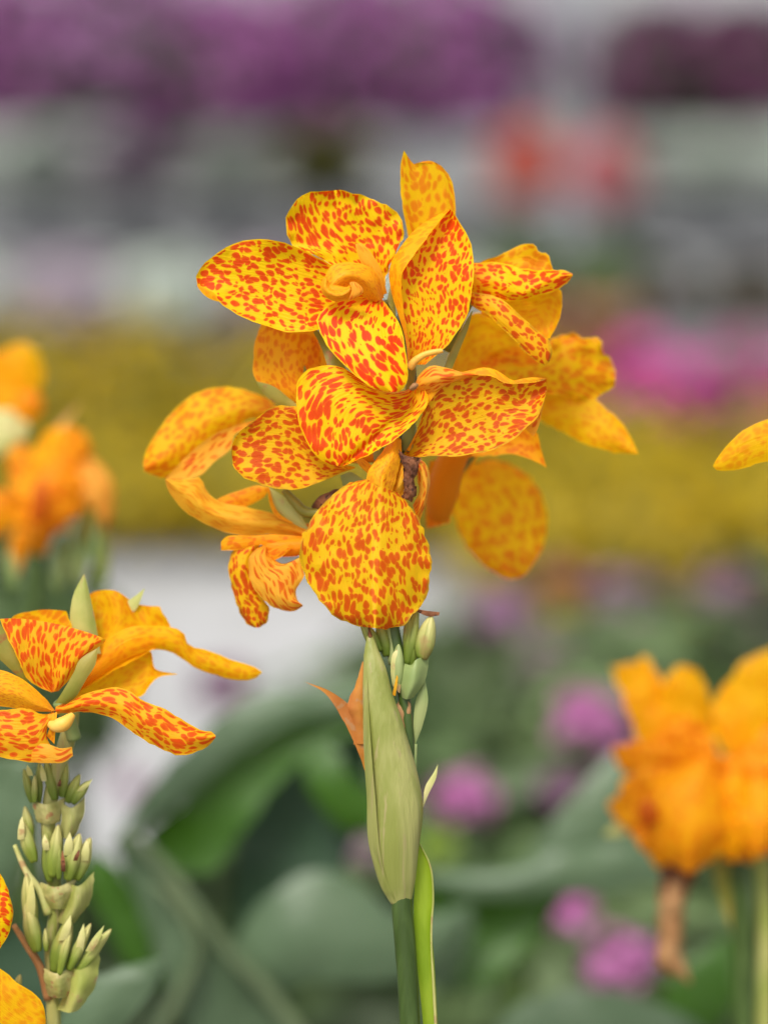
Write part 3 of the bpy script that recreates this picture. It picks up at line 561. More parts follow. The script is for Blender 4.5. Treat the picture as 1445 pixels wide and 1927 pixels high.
petal(fl, [[(105, 1330), (138, 1315), (173, 1301), (214, 1293), (242, 1299), (266, 1316), (301, 1330), (332, 1347), (363, 1367), (381, 1375), (398, 1377), (406, 1384)],
           [(105, 1338), (170, 1325), (225, 1330), (280, 1362), (335, 1390), (406, 1387)],
           [(107, 1343), (156, 1340), (194, 1345), (225, 1359), (249, 1378), (277, 1396), (311, 1413), (339, 1421), (367, 1416), (391, 1405), (405, 1390)]], z=(20, -12, -4), rz=(4, -8, 8), ripple=4, mat=M['petal_spotted_orange'], m=20, n=32)
petal(fl, [[(104, 1336), (86, 1344), (45, 1333), (0, 1337), (-50, 1345)], [(98, 1350), (75, 1375), (40, 1385), (-50, 1380)],
           [(92, 1360), (88, 1385), (94, 1400), (105, 1422), (69, 1435), (30, 1430), (-50, 1415)]], z=(0, -20, -10), rz=(6, -6, 4), ripple=3, mat=M['petal_spotted_orange'])
petal(fl, [[(60, 1400), (90, 1400), (114, 1408), (136, 1405)], [(60, 1434), (90, 1436), (120, 1435), (138, 1422)]], z=(-16, -20, -10), cup=-4, ripple=2, mat=M['petal_streak'], n=14, m=8)
petal(fl, [[(104, 1337), (86, 1314), (52, 1284), (21, 1267), (-10, 1258), (-60, 1250)], [(100, 1338), (70, 1325), (30, 1305), (-60, 1290)], [(98, 1340), (60, 1338), (10, 1330), (-60, 1325)]], z=(4, -20, -24), rz=(4, -12, 4), ripple=1, mat=M['throat'], name='stamen')
petal(fl, [[(90, 1345), (94, 1368), (88, 1385)], [(108, 1340), (106, 1368), (103, 1400)]], z=(-6, -8, 0), cup=4, ripple=1, mat=M['throat'], name='filament', n=10, m=6)
tube(fl, [(93, 1362, -10, 6), (105, 1366, -14, 12), (120, 1362, -16, 14), (133, 1350, -14, 9), (139, 1344, -12, 5)], 'style', M['style'], 14)
petal(fl, [[(0, 1172), (25, 1215), (56, 1288)], [(-30, 1215), (10, 1250), (50, 1288)]], z=(10, 16, 30), cup=-6, ripple=1, mat=M['sepal'], name='sepal')
def budset(parent, specs, z):
    for (bx, by, tx, ty, r, mt, dz) in specs:
        r *= rnd.uniform(.68, .98); tx += rnd.uniform(-6, 6); ty += rnd.uniform(-8, 6)
        bud(parent, (bx, by), (tx, ty), r, z + dz, mt)
budset(lc, [(62, 1510, 50, 1445, 11, 'bud_green', -10), (75, 1510, 74, 1436, 10, 'bud_green', -4), (66, 1510, 66, 1466, 9, 'bud_pale', -18), (104, 1505, 92, 1434, 12, 'bud_green', -14), (118, 1500, 122, 1436, 12, 'bud_green', -6),
            (128, 1510, 150, 1452, 14, 'bud_green', -4), (138, 1512, 170, 1464, 12, 'bud_green', -10),
            (66, 1622, 36, 1545, 19, 'bud_pale', -10), (60, 1580, 52, 1520, 14, 'bud_pale', 4), (95, 1660, 92, 1565, 12, 'bud_green', -10), (100, 1650, 112, 1552, 16, 'bud_pale', -16), (112, 1655, 118, 1590, 10, 'bud_green', -24),
            (128, 1655, 152, 1572, 18, 'bud_pale', -14), (145, 1655, 172, 1580, 17, 'bud_pale', -4),
            (64, 1760, 48, 1648, 16, 'bud_pale', -10), (72, 1790, 50, 1690, 18, 'bud_pale', -18), (104, 1830, 136, 1720, 20, 'bud_green', -10), (112, 1835, 136, 1740, 12, 'bud_pale', -26),
            (130, 1825, 172, 1745, 15, 'bud_pale', -16), (145, 1830, 207, 1748, 13, 'bud_pale', -6), (88, 1790, 88, 1745, 6, 'bud_pale', -18),
            (30, 1870, 38, 1835, 10, 'bud_pale', 0)], 95)
def sliver(x, y, tx, ty, w, z, mt='bud_pale'):
    petal(lc, [[(x - w, y), ((x + tx) / 2 - w, (y + ty) / 2), (tx, ty)], [(x + w, y), ((x + tx) / 2 + w, (y + ty) / 2), (tx + .5, ty)]], z=(z, z - 5, z), cup=-w * .8, ripple=1.5, mat=M[mt], name='bracteole', n=10, m=7)
for a in ((88, 1600, 84, 1570, 6, 70), (128, 1610, 132, 1566, 8, 70), (160, 1620, 164, 1578, 7, 74), (118, 1770, 134, 1722, 8, 66), (168, 1790, 196, 1742, 7, 70), (150, 1790, 158, 1738, 7, 72),
          (58, 1730, 60, 1650, 8, 70), (40, 1580, 42, 1536, 6, 72), (84, 1470, 78, 1438, 5, 74), (150, 1490, 174, 1466, 6, 78), (58, 1460, 52, 1440, 5, 74), (176, 1780, 208, 1750, 5, 76)):
    sliver(*a)
for a in ((120, 1640, 118, 1600, 4, 60), (142, 1620, 150, 1598, 4, 58), (112, 1480, 114, 1466, 3, 70)): sliver(*a, mt='withered')
def bcup(parent, x, y, w, h, z, tilt=0, mt='bud_green'):
    petal(parent, [[(x - w * .35 + tilt, y + h * .5), (x - w * .5, y), (x - w * .52, y - h * .42)], [(x + tilt, y + h * .56), (x - w * .05, y), (x - w * .05, y - h * .25)], [(x + w * .35 + tilt, y + h * .5), (x + w * .45, y), (x + w * .55, y - h * .55)]],
          z=(z, z - 8, z - 4), rz=(12, -12, 10), ripple=5, mat=M[mt], name='bract_cup', n=14, m=14)
bcup(lc, 92, 1525, 58, 46, 84, 0, 'sepal_pale'); bcup(lc, 138, 1538, 44, 72, 90, -12, 'bract')
bcup(lc, 110, 1682, 62, 52, 84, 0, 'sepal_pale'); bcup(lc, 150, 1690, 50, 90, 92, -24, 'bract')
bcup(lc, 112, 1846, 56, 58, 84, 0, 'sepal_pale'); bcup(lc, 155, 1850, 60, 100, 94, -24, 'bud_green')
tube(lc, [(28, 1590, 92, 4), (50, 1640, 92, 6), (75, 1675, 92, 7), (92, 1720, 96, 9)], 'pedicel', M['bud_pale'], 10)
tube(lc, [(26, 1740, 92, 5), (52, 1780, 92, 7), (76, 1820, 96, 8), (92, 1880, 104, 9)], 'pedicel', M['withered_tan'], 10)

# near blossom cut by the left edge, and the one cut by the right edge
nb_ = thing('canna_plant', 'canna blossom cut off at the bottom left corner of the photo', 'canna', GROUND(P(-120, 1927, -10)))
tube(nb_, [(-110, 1780, 20, 14), (-115, 1927, 10, 16), (-120, 2600, 0, 20), (-120, 5000, 0, 28)], 'stem', M['stem'], 12, n=30)
fn_ = tube(nb_, [(-112, 1800, 10, 14), (-100, 1770, 6, 12), (-90, 1750, 0, 10)], 'flower', M['cup'], 10)
petal(fn_, [[(-100, 1740), (-60, 1640), (-20, 1625), (2, 1644), (14, 1668), (22, 1695), (26, 1715)], [(-100, 1750), (-60, 1800), (-20, 1800), (2, 1784), (16, 1760), (24, 1735), (26, 1718)]], z=(10, -10, -6), cup=-8, ripple=3, mat=M['petal_fine'])
petal(fn_, [[(-100, 1780), (-50, 1805), (0, 1822), (18, 1834), (36, 1852), (54, 1861), (68, 1872), (82, 1892), (88, 1915), (84, 1945)], [(-100, 1790), (-60, 1900), (0, 1980), (50, 1990), (75, 1970), (84, 1950)]], z=(10, -16, -10), cup=-10, ripple=3, mat=M['petal_back'])
re_ = thing('canna_plant', 'canna whose single pointed petal reaches in at the right edge', 'canna', GROUND(P(1650, 1000, 60)))
tube(re_, [(1640, 900, 60, 12), (1645, 1300, 60, 15), (1650, 2400, 60, 20), (1650, 5000, 60, 28)], 'stem', M['stem'], 12, n=30)
fr_ = tube(re_, [(1640, 905, 60, 12), (1620, 870, 60, 10), (1590, 850, 60, 10)], 'flower', M['cup'], 10)
petal(fr_, [[(1600, 840), (1520, 790), (1447, 789), (1400, 808), (1370, 835), (1350, 860), (1341, 876)], [(1600, 860), (1520, 880), (1447, 868), (1400, 881), (1365, 886), (1344, 884), (1341, 878)]], z=(60, 60, 70), cup=-8, ripple=2, mat=M['petal_back'])

# ------------------------------------------------------------------ blurred cannas
def offs(pts, dx, dy): return [(p[0] + dx, p[1] + dy) for p in pts]
def blob_petal(parent, bx, by, ang, ln, wd, z, dz=0, mat='petal_back', cup=-14, ripple=9, tipw=.5):
    a = R(ang); ux, uy = math.cos(a), -math.sin(a); vx, vy = -uy, ux
    f = lambda l, w: (bx + ux * l * ln + vx * w * wd, by + uy * l * ln + vy * w * wd)
    petal(parent, [[f(0, -.08), f(.3, -.38), f(.65, -.5), f(.9, -.5 * tipw - .1), f(1, 0)], [f(0, .08), f(.3, .38), f(.65, .5), f(.9, .5 * tipw + .1), f(1, 0)]],
          z=(z, z + dz * .4, z + dz), cup=cup, ripple=ripple, mat=M[mat], freq=.025, n=18, m=12)
Z1 = 1050
rc = thing('canna_plant', 'blurred canna with a dense ruffled orange cluster and a hanging brown tube', 'canna', GROUND(P(1400, 1927, Z1)))
tube(rc, [(1380, 1560, Z1, 20), (1392, 1680, Z1, 20), (1398, 1927, Z1, 19), (1400, 2600, Z1, 22), (1400, 4200, Z1, 28)], 'stem', M['stem'], 12, n=30)
tube(rc, [(1432, 1600, Z1 + 20, 16), (1440, 1750, Z1 + 20, 15), (1438, 1927, Z1 + 20, 16), (1430, 2300, Z1 + 10, 16)], 'pedicel', M['bud_green'], 10)
f1 = tube(rc, [(1385, 1600, Z1, 20), (1350, 1540, Z1 - 10, 26), (1310, 1480, Z1 - 30, 26)], 'flower', M['petal_orange'], 12)
def BP(par, rails, z, mat, rz=None, cup=-10, ripple=12):
    petal(par, rails, z=(Z1 + z[0], Z1 + z[1], Z1 + z[2]), rz=rz, cup=cup, ripple=ripple, mat=M[mat], freq=.022, n=22, m=16)
BP(f1, [[(1225, 1450), (1190, 1370), (1165, 1300), (1152, 1256)], [(1250, 1450), (1230, 1350), (1205, 1290), (1180, 1248)], [(1290, 1450), (1260, 1380), (1240, 1310), (1198, 1247)]], (10, 20, 40), 'petal_back')
BP(f1, [[(1230, 1440), (1205, 1340), (1196, 1270), (1207, 1234)], [(1300, 1440), (1280, 1350), (1250, 1290), (1218, 1236)]], (40, 50, 60), 'petal_far')
BP(f1, [[(1250, 1440), (1240, 1340), (1250, 1280), (1272, 1254)], [(1290, 1440), (1290, 1340), (1290, 1290), (1288, 1252)], [(1350, 1440), (1340, 1360), (1330, 1300), (1312, 1262)]], (0, 10, 20), 'petal_back')
BP(f1, [[(1320, 1400), (1250, 1385), (1200, 1395), (1152, 1405), (1160, 1440)], [(1330, 1450), (1260, 1450), (1210, 1460), (1172, 1452)]], (-30, -30, 0), 'petal_orange')
BP(f1, [[(1300, 1440), (1230, 1440), (1180, 1460), (1146, 1520)], [(1300, 1500), (1230, 1510), (1190, 1540), (1160, 1545)], [(1310, 1580), (1260, 1580), (1210, 1590), (1180, 1560)]], (-30, -40, 0), 'petal_orange')
BP(f1, [[(1260, 1500), (1215, 1530), (1195, 1570), (1225, 1620)], [(1330, 1560), (1290, 1590), (1260, 1620), (1235, 1635)]], (-60, -50, -30), 'petal_orange')
BP(f1, [[(1290, 1430), (1230, 1470), (1215, 1550), (1240, 1610), (1290, 1642)], [(1330, 1420), (1310, 1480), (1300, 1560), (1295, 1600), (1297, 1644)], [(1380, 1430), (1390, 1500), (1385, 1570), (1350, 1610), (1304, 1642)]], (-50, -110, -90), 'petal_far', (20, -40, 20), ripple=10)
BP(f1, [[(1300, 1450), (1240, 1420), (1230, 1380), (1270, 1350)], [(1360, 1440), (1340, 1400), (1320, 1360), (1274, 1348)]], (-50, -60, -40), 'petal_orange')
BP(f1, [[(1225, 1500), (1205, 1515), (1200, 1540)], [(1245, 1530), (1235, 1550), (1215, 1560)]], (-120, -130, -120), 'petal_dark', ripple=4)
BP(f1, [[(1340, 1430), (1330, 1500), (1340, 1580), (1370, 1620)], [(1380, 1420), (1385, 1500), (1390, 1570), (1378, 1622)], [(1430, 1430), (1440, 1500), (1435, 1580), (1390, 1620)]], (-40, -90, -70), 'petal_back', (10, -20, 10))
f2 = tube(rc, [(1395, 1620, Z1, 20), (1420, 1520, Z1 + 10, 24), (1430, 1420, Z1, 22)], 'flower', M['petal_orange'], 12)
BP(f2, [[(1390, 1450), (1360, 1380), (1368, 1290), (1400, 1245), (1450, 1220)], [(1430, 1450), (1430, 1380), (1440, 1300), (1455, 1222)], [(1500, 1450), (1510, 1380), (1500, 1300), (1462, 1222)]], (20, 30, 50), 'petal_back')
BP(f2, [[(1380, 1430), (1345, 1390), (1340, 1330), (1362, 1285)], [(1420, 1430), (1400, 1380), (1390, 1320), (1366, 1286)]], (10, 20, 30), 'petal_back')
BP(f2, [[(1400, 1420), (1440, 1370), (1480, 1330), (1530, 1320)], [(1420, 1500), (1480, 1460), (1520, 1420), (1532, 1330)]], (-20, -20, 0), 'petal_orange')
BP(f2, [[(1400, 1440), (1350, 1430), (1320, 1420), (1300, 1440)], [(1420, 1510), (1370, 1510), (1330, 1490), (1302, 1444)]], (-60, -90, -70), 'petal_orange')
BP(f2, [[(1400, 1450), (1370, 1520), (1370, 1580), (1410, 1615)], [(1430, 1450), (1430, 1520), (1430, 1580), (1420, 1616)], [(1500, 1450), (1530, 1520), (1500, 1580), (1430, 1612)]], (-60, -110, -90), 'petal_far', (20, -30, 20), ripple=10)
BP(f2, [[(1400, 1400), (1440, 1420), (1490, 1440), (1530, 1480)], [(1390, 1470), (1430, 1500), (1480, 1530), (1530, 1500)]], (-90, -100, -60), 'petal_orange')
BP(f2, [[(1380, 1590), (1420, 1570), (1460, 1560), (1520, 1560)], [(1380, 1610), (1420, 1615), (1470, 1600), (1520, 1580)]], (-60, -90, -60), 'petal_pale', ripple=4)
blob_petal(f1, 1220, 1540, 200, 90, 26, Z1, 10, 'bud_pale', -3, 1, .3)
w2 = tube(rc, [(1275, 1640, Z1, 26), (1262, 1700, Z1 - 5, 24), (1262, 1760, Z1 - 5, 23), (1258, 1800, Z1 - 5, 26), (1285, 1830, Z1 - 5, 9), (1297, 1850, Z1, 3)], 'withered_flower', M['withered_tan'], 14, wob=.5)
tube(rc, [(1275, 1600, Z1, 40), (1270, 1640, Z1, 32), (1262, 1690, Z1, 22)], 'withered_sepal', M['withered'], 14, wob=.5)
petal(rc, [[(1330, 1600), (1350, 1680), (1378, 1760)], [(1380, 1600), (1382, 1680), (1384, 1760)]], z=(Z1, Z1, Z1), cup=-10, ripple=3, mat=M['sepal'], name='sepal')

Z2 = 1250
lb = thing('canna_plant', 'out of focus canna at the left edge with soft orange petals above pale green buds', 'canna', GROUND(P(60, 1200, Z2)))
tube(lb, [(70, 1000, Z2, 16), (66, 1100, Z2, 18), (60, 1300, Z2, 18), (60, 2200, Z2, 22), (60, 4200, Z2, 26)], 'stem', M['stem'], 12, n=30)
f3 = tube(lb, [(70, 1040, Z2, 18), (85, 980, Z2 - 10, 24), (95, 930, Z2 - 20, 22)], 'flower', M['petal_orange'], 12)
Z1 = Z2
BP(f3, [[(110, 1000), (60, 960), (20, 910), (14, 850), (40, 832)], [(130, 1000), (100, 930), (80, 880), (44, 830)]], (-20, -30, 0), 'petal_orange')
BP(f3, [[(60, 960), (50, 900), (70, 840), (95, 808)], [(110, 950), (110, 890), (115, 840), (128, 804)], [(170, 960), (165, 900), (168, 850), (166, 815)]], (-30, -60, -30), 'petal_far', (10, -20, 10))
BP(f3, [[(90, 900), (100, 850), (115, 815), (135, 806)], [(150, 900), (168, 860), (170, 835), (160, 812)]], (-60, -70, -50), 'petal_orange')
BP(f3, [[(120, 900), (165, 860), (195, 880), (214, 915), (213, 960), (200, 998)], [(120, 960), (150, 940), (170, 950), (185, 975), (198, 1000)]], (-60, -90, -50), 'petal_pale2')
BP(f3, [[(60, 870), (30, 920), (30, 980), (65, 1012)], [(110, 870), (90, 930), (80, 980), (70, 1014)], [(160, 870), (160, 930), (145, 975), (75, 1012)]], (-60, -110, -90), 'petal_orange', (10, -20, 10))
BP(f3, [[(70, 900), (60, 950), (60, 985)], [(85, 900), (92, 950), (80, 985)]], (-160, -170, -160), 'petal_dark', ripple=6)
BP(f3, [[(60, 960), (30, 990), (20, 1040)], [(80, 1000), (55, 1030), (40, 1070)]], (-20, -20, 0), 'petal_orange')
BP(f3, [[(80, 850), (105, 805), (152, 758)], [(110, 850), (125, 800), (153, 757)]], (-20, -20, 0), 'petal_pale', ripple=2)
f4 = tube(lb, [(40, 900, Z2 + 20, 14), (25, 840, Z2 + 20, 18), (20, 800, Z2 + 20, 16)], 'flower', M['bud_green'], 12)
for a in [(20, 800, 80, 158, 90, 10, 10, 'petal_back'), (20, 800, 100, 140, 90, 14, 10, 'petal_back'), (20, 800, 50, 80, 60, 0, 0, 'petal_orange'), (0, 1010, 90, 90, 80, -20, 0, 'petal_orange'), (-20, 860, 60, 100, 90, 0, 0, 'bud_pale')]:
    blob_petal(f4, a[0], a[1], a[2], a[3], a[4], Z2 + a[5], a[6], a[7])
tube(lb, [(40, 1000, Z2, 10), (38, 1040, Z2, 8), (34, 1080, Z2, 4)], 'withered_flower', M['withered_orange'], 10)
budset(lb, [(150, 1100, 150, 970, 20, 'cup', 0), (190, 1110, 204, 1000, 16, 'bud_green', 10), (110, 1110, 120, 1000, 20, 'cup', 10), (30, 1110, 20, 1020, 18, 'cup', 20), (150, 1060, 160, 960, 14, 'bud_green', -10), (180, 1060, 190, 980, 14, 'cup', -10)], Z2)

# ------------------------------------------------------------------ large canna leaves
def leafobj(parent, rails, z, cup=-20, mat='canna_leaf', rz=None, flip=False, rib=True, ripple=8):
    o = petal(parent, rails, z=z, rz=rz, cup=cup, ripple=ripple, mat=M[mat], name='leaf', n=30, m=18, freq=.006, s0=1 if flip else None)
    return o
lv = thing('canna_foliage', 'broad blue green canna leaves arching low between the two focused stems', 'canna leaves', GROUND(P(480, 1927, 1500)))
ZL = 1900
tube(lv, [(500, 1750, ZL + 60, 20), (510, 2100, ZL + 60, 26), (500, 4200, ZL + 60, 34)], 'stem', M['stem'], 12)
# arching leaf: pale upper band, dark underside below it
leafobj(lv, [[(700, 1270), (600, 1300), (520, 1300), (440, 1330), (360, 1400), (290, 1470), (210, 1590)], [(700, 1345), (620, 1350), (540, 1365), (470, 1400), (400, 1460), (330, 1520), (210, 1600)]], (ZL, ZL - 60, ZL), cup=-16)
leafobj(lv, [[(700, 1345), (620, 1350), (540, 1365), (470, 1400), (400, 1460), (330, 1520), (270, 1570)], [(700, 1370), (640, 1390), (580, 1420), (520, 1480), (460, 1560), (400, 1640), (320, 1640)]], (ZL + 10, ZL - 20, ZL + 20), cup=20, mat='canna_leaf_fresh')
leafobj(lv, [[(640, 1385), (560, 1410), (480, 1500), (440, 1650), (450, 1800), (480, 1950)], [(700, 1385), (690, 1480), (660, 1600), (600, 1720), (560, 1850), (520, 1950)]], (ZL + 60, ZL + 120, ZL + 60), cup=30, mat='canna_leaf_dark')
leafobj(lv, [[(420, 1930), (440, 1780), (500, 1690), (580, 1640), (660, 1650), (760, 1720), (890, 1700)], [(430, 1930), (520, 1870), (600, 1850), (700, 1850), (780, 1840), (850, 1780), (890, 1705)]], (ZL - 60, ZL - 120, ZL), cup=-30)
leafobj(lv, [[(240, 1560), (310, 1640), (380, 1740), (450, 1830), (560, 1960)], [(215, 1580), (250, 1680), (300, 1800), (330, 1880), (370, 1980)]], (ZL - 140, ZL - 160, ZL - 100), cup=30, mat='canna_leaf')
tube(lv, [(230, 1570, ZL - 160, 10), (300, 1620, ZL - 170, 13), (370, 1710, ZL - 180, 14), (430, 1790, ZL - 180, 14), (500, 1860, ZL - 180, 16), (570, 1960, ZL - 180, 18)], 'midrib', M['leaf_rib'], 10)
tube(lv, [(290, 1660, ZL - 170, 8), (350, 1720, ZL - 180, 12), (372, 1790, ZL - 180, 13), (345, 1860, ZL - 180, 13), (290, 1960, ZL - 180, 14)], 'leaf_margin', M['leaf_rib'], 10)
leafobj(lv, [[(180, 1600), (230, 1640), (270, 1720), (300, 1850)], [(160, 1640), (190, 1720), (230, 1800), (270, 1860)]], (ZL - 100, ZL - 100, ZL - 100), cup=-10, mat='canna_leaf_fresh')
leafobj(lv, [[(560, 1380), (580, 1480), (640, 1560), (700, 1570)], [(610, 1370), (650, 1440), (680, 1480), (720, 1500)]], (ZL + 20, ZL - 20, ZL), cup=-14, mat='canna_leaf_fresh')
l2 = thing('canna_foliage', 'blue green canna leaves at the lower left corner behind the bud spike', 'canna leaves', GROUND(P(60, 1927, 900)))
tube(l2, [(60, 1900, 900, 18), (60, 2400, 900, 24), (60, 4400, 900, 30)], 'stem', M['stem'], 12)
leafobj(l2, [[(90, 1990), (120, 1900), (160, 1850), (230, 1820), (310, 1800)], [(110, 2000), (200, 1960), (260, 1900), (300, 1840), (312, 1802)]], (820, 780, 820), cup=-14)
leafobj(l2, [[(-60, 1700), (-60, 1550), (-20, 1440), (60, 1430)], [(0, 1760), (30, 1650), (60, 1560), (62, 1440)]], (950, 930, 930), cup=-10)
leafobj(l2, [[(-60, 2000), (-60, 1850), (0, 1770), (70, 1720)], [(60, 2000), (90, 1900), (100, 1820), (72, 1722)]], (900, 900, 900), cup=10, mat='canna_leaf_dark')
l3 = thing('canna_foliage', 'wide canna leaves spreading right of the main stem with dark green undersides', 'canna leaves', GROUND(P(1000, 1927, 1700)))
Z3 = 1950
tube(l3, [(960, 1800, Z3 + 60, 20), (970, 2100, Z3 + 60, 26), (970, 4000, Z3 + 60, 34)], 'stem', M['stem'], 12)
leafobj(l3, [[(800, 1640), (880, 1640), (980, 1630), (1060, 1600), (1150, 1590), (1260, 1600)], [(800, 1660), (880, 1690), (980, 1690), (1060, 1685), (1150, 1680), (1260, 1660)]], (Z3, Z3 - 60, Z3), cup=-14)
leafobj(l3, [[(800, 1665), (880, 1685), (960, 1688), (1040, 1685), (1060, 1690)], [(810, 1800), (840, 1850), (900, 1860), (980, 1800), (1060, 1692)]], (Z3 + 30, Z3 + 30, Z3 + 10), cup=30, mat='canna_leaf_fresh')
leafobj(l3, [[(960, 1660), (1010, 1590), (1080, 1490), (1150, 1420), (1200, 1400)], [(980, 1670), (1100, 1640), (1180, 1600), (1240, 1540), (1202, 1402)]], (Z3 + 40, Z3 + 40, Z3 + 80), cup=-10, mat='canna_leaf')
leafobj(l3, [[(800, 1850), (820, 1790), (850, 1730), (880, 1705)], [(840, 1870), (870, 1810), (892, 1750), (882, 1706)]], (Z3 - 40, Z3 - 60, Z3 - 40), cup=-10, mat='canna_leaf')
leafobj(l3, [[(900, 2000), (960, 1900), (1060, 1865), (1180, 1870), (1300, 1920), (1380, 2000)], [(900, 2040), (1000, 2020), (1100, 2030), (1200, 2030), (1300, 2030), (1380, 2010)]], (Z3 - 200, Z3 - 240, Z3 - 200), cup=-20)
leafobj(l3, [[(1180, 2000), (1230, 1900), (1300, 1800), (1370, 1760)], [(1260, 2030), (1330, 1960), (1380, 1880), (1372, 1762)]], (Z3 + 40, Z3, Z3 + 40), cup=-10, mat='canna_leaf_fresh')
for o in (lv, l2, l3): o['group'] = 'clumps of canna leaves'
for o in (main, lc, nb_, re_, rc, lb): o['group'] = 'spotted orange cannas'

# ------------------------------------------------------------------ background plants
plain('leaf_mid', (0.055, 0.10, 0.026), (0.13, 0.19, 0.07), 8, .5, .2)
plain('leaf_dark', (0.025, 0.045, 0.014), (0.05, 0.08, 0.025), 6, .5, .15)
plain('leaf_grey', (0.14, 0.19, 0.12), (0.24, 0.30, 0.20), 6, .5, .15)
plain('leaf_mint', (0.28, 0.35, 0.26), (0.40, 0.47, 0.36), 6, .5, .2)
plain('leaf_yellow', (0.13, 0.13, 0.012), (0.18, 0.17, 0.014), 6, .5, .2)
plain('pink', (0.62, 0.23, 0.50), (0.50, 0.17, 0.38), 20, .5, .3)
plain('lime', (0.30, 0.42, 0.04), (0.24, 0.36, 0.06), 8, .5, .3)
plain('pink_dull', (0.40, 0.22, 0.34), (0.30, 0.16, 0.25), 20, .5, .3)
plain('purple', (0.30, 0.085, 0.27), (0.42, 0.13, 0.38), 3, .5, .3)
plain('purple_dark', (0.12, 0.03, 0.09), (0.18, 0.05, 0.13), 3, .5, .3)
plain('magenta', (0.66, 0.03, 0.36), (0.74, 0.07, 0.42), 3, .5, .3)
plain('yellow_fl', (0.56, 0.40, 0.003), (0.48, 0.33, 0.003), 3, .5, .3)
plain('white_fl', (0.74, 0.80, 0.72), (0.60, 0.66, 0.58), 3, .5, .3)
plain('mauve_fl', (0.56, 0.46, 0.54), (0.42, 0.34, 0.42), 3, .5, .3)
plain('coral_fl', (0.72, 0.13, 0.08), (0.66, 0.16, 0.10), 8, .5, .3)
plain('rose_fl', (0.66, 0.19, 0.21), (0.60, 0.22, 0.24), 8, .5, .3)
plain('shade_brown', (0.11, 0.085, 0.06), (0.17, 0.12, 0.09), 6, .5, .1)  # only for the added plants that darken the gap under the middle bench
plain('pot', (0.05, 0.05, 0.055), (0.08, 0.08, 0.085), 10, .5)
plain('terracotta', (0.36, 0.14, 0.08), (0.42, 0.18, 0.10), 10, .7)
plain('white_paint', (0.30, 0.31, 0.32), (0.24, 0.25, 0.26), 3, .45)
plain('grey_metal', (0.24, 0.25, 0.27), (0.20, 0.21, 0.225), 3, .4)
plain('post_paint', (0.33, 0.345, 0.37), (0.28, 0.29, 0.31), 3, .4)
plain('shade_plastic', (0.72, 0.73, 0.74), (0.58, 0.60, 0.60), .5, .5, .2)
plain('concrete', (0.43, 0.43, 0.43), (0.33, 0.33, 0.32), 1.2, .8, 0, .5, c3=(.30, .29, .27), dist=.004)
plain('soil', (0.07, 0.065, 0.05), (0.12, 0.115, 0.10), 2.0, .9, 0, .6, dist=.01)
plain('gravel_ground', (0.20, 0.20, 0.19), (0.27, 0.27, 0.26), 1.2, .9, 0, .6, c3=(.13, .13, .12), dist=.01)

def cloud(name, parent, c, rad, n, size, mat, rr, shell=.5, up=0.5, lobes=0, asp=.5):
    """many small leaves or blossoms spread through an ellipsoid, joined into one part"""
    V, F = [], []
    for _ in range(n):
        while True:
            d = Vector((rr.uniform(-1, 1), rr.uniform(-1, 1), rr.uniform(-.75, 1)))
            if shell < d.length < 1: break
        d *= 1 + .18 * noise.noise(d * 2.2 + Vector((c.x * 3, c.y, 0)))
        p = Vector((c.x + d.x * rad[0], c.y + d.y * rad[1], c.z + d.z * rad[2]))
        nn = (d.normalized() + Vector((rr.uniform(-.6, .6), rr.uniform(-.6, .6), rr.uniform(-.3, .6) + up))).normalized()
        a = nn.orthogonal().normalized(); a.rotate(Matrix.Rotation(rr.uniform(0, 6.28), 3, nn)); b = nn.cross(a)
        s = size * rr.uniform(.65, 1.25); i = len(V)
        if lobes:
            V.append(p - nn * s * .35)
            for k in range(lobes * 2):
                q = s * (1.0 if k % 2 else .74); an = math.pi * k / lobes
                V.append(p + a * math.cos(an) * q + b * math.sin(an) * q)
            F += [(i, i + 1 + k, i + 1 + (k + 1) % (lobes * 2)) for k in range(lobes * 2)]
        else:
            V += [p - a * s, p + b * s * asp - nn * s * .1, p + a * s - nn * s * .35, p - b * s * asp - nn * s * .1, p]
            F += [(i, i + 1, i + 4), (i + 1, i + 2, i + 4), (i + 2, i + 3, i + 4), (i + 3, i, i + 4)]
    o = mesh(name, V, F, parent, M[mat]); o['kind'] = 'stuff'; return o
def lathe(name, parent, c, prof, mat, seg=20):
    V, F = [], []
    for (r, z) in prof:
        for k in range(seg): V.append((c.x + r * math.cos(6.2832 * k / seg), c.y + r * math.sin(6.2832 * k / seg), c.z + z))
    for i in range(len(prof) - 1):
        for k in range(seg):
            a = i * seg + k; b = i * seg + (k + 1) % seg; F.append((a, b, b + seg, a + seg))
    F.append(tuple(range(seg))[::-1])
    return mesh(name, V, F, parent, M[mat])
def pot_prof(r, h): return [(r * .72, 0), (r * .94, h * .86), (r * 1.04, h * .86), (r * 1.04, h), (r * .95, h), (r * .9, h * .88), (0.001, h * .86)]
def box(V, F, x0, x1, y0, y1, z0, z1):
    i = len(V); V += [(x, y, z) for x in (x0, x1) for y in (y0, y1) for z in (z0, z1)]
    F += [tuple(i + k for k in f) for f in ((0, 1, 3, 2), (4, 6, 7, 5), (0, 4, 5, 1), (2, 3, 7, 6), (0, 2, 6, 4), (1, 5, 7, 3))]
def boxes(name, parent, lst, mat, bev=0.004):
    V, F = [], []
    for b in lst: box(V, F, *b)
    o = mesh(name, V, F, parent, M[mat], smooth=False)
    md = o.modifiers.new('edge', 'BEVEL'); md.width = bev; md.segments = 2
    return o

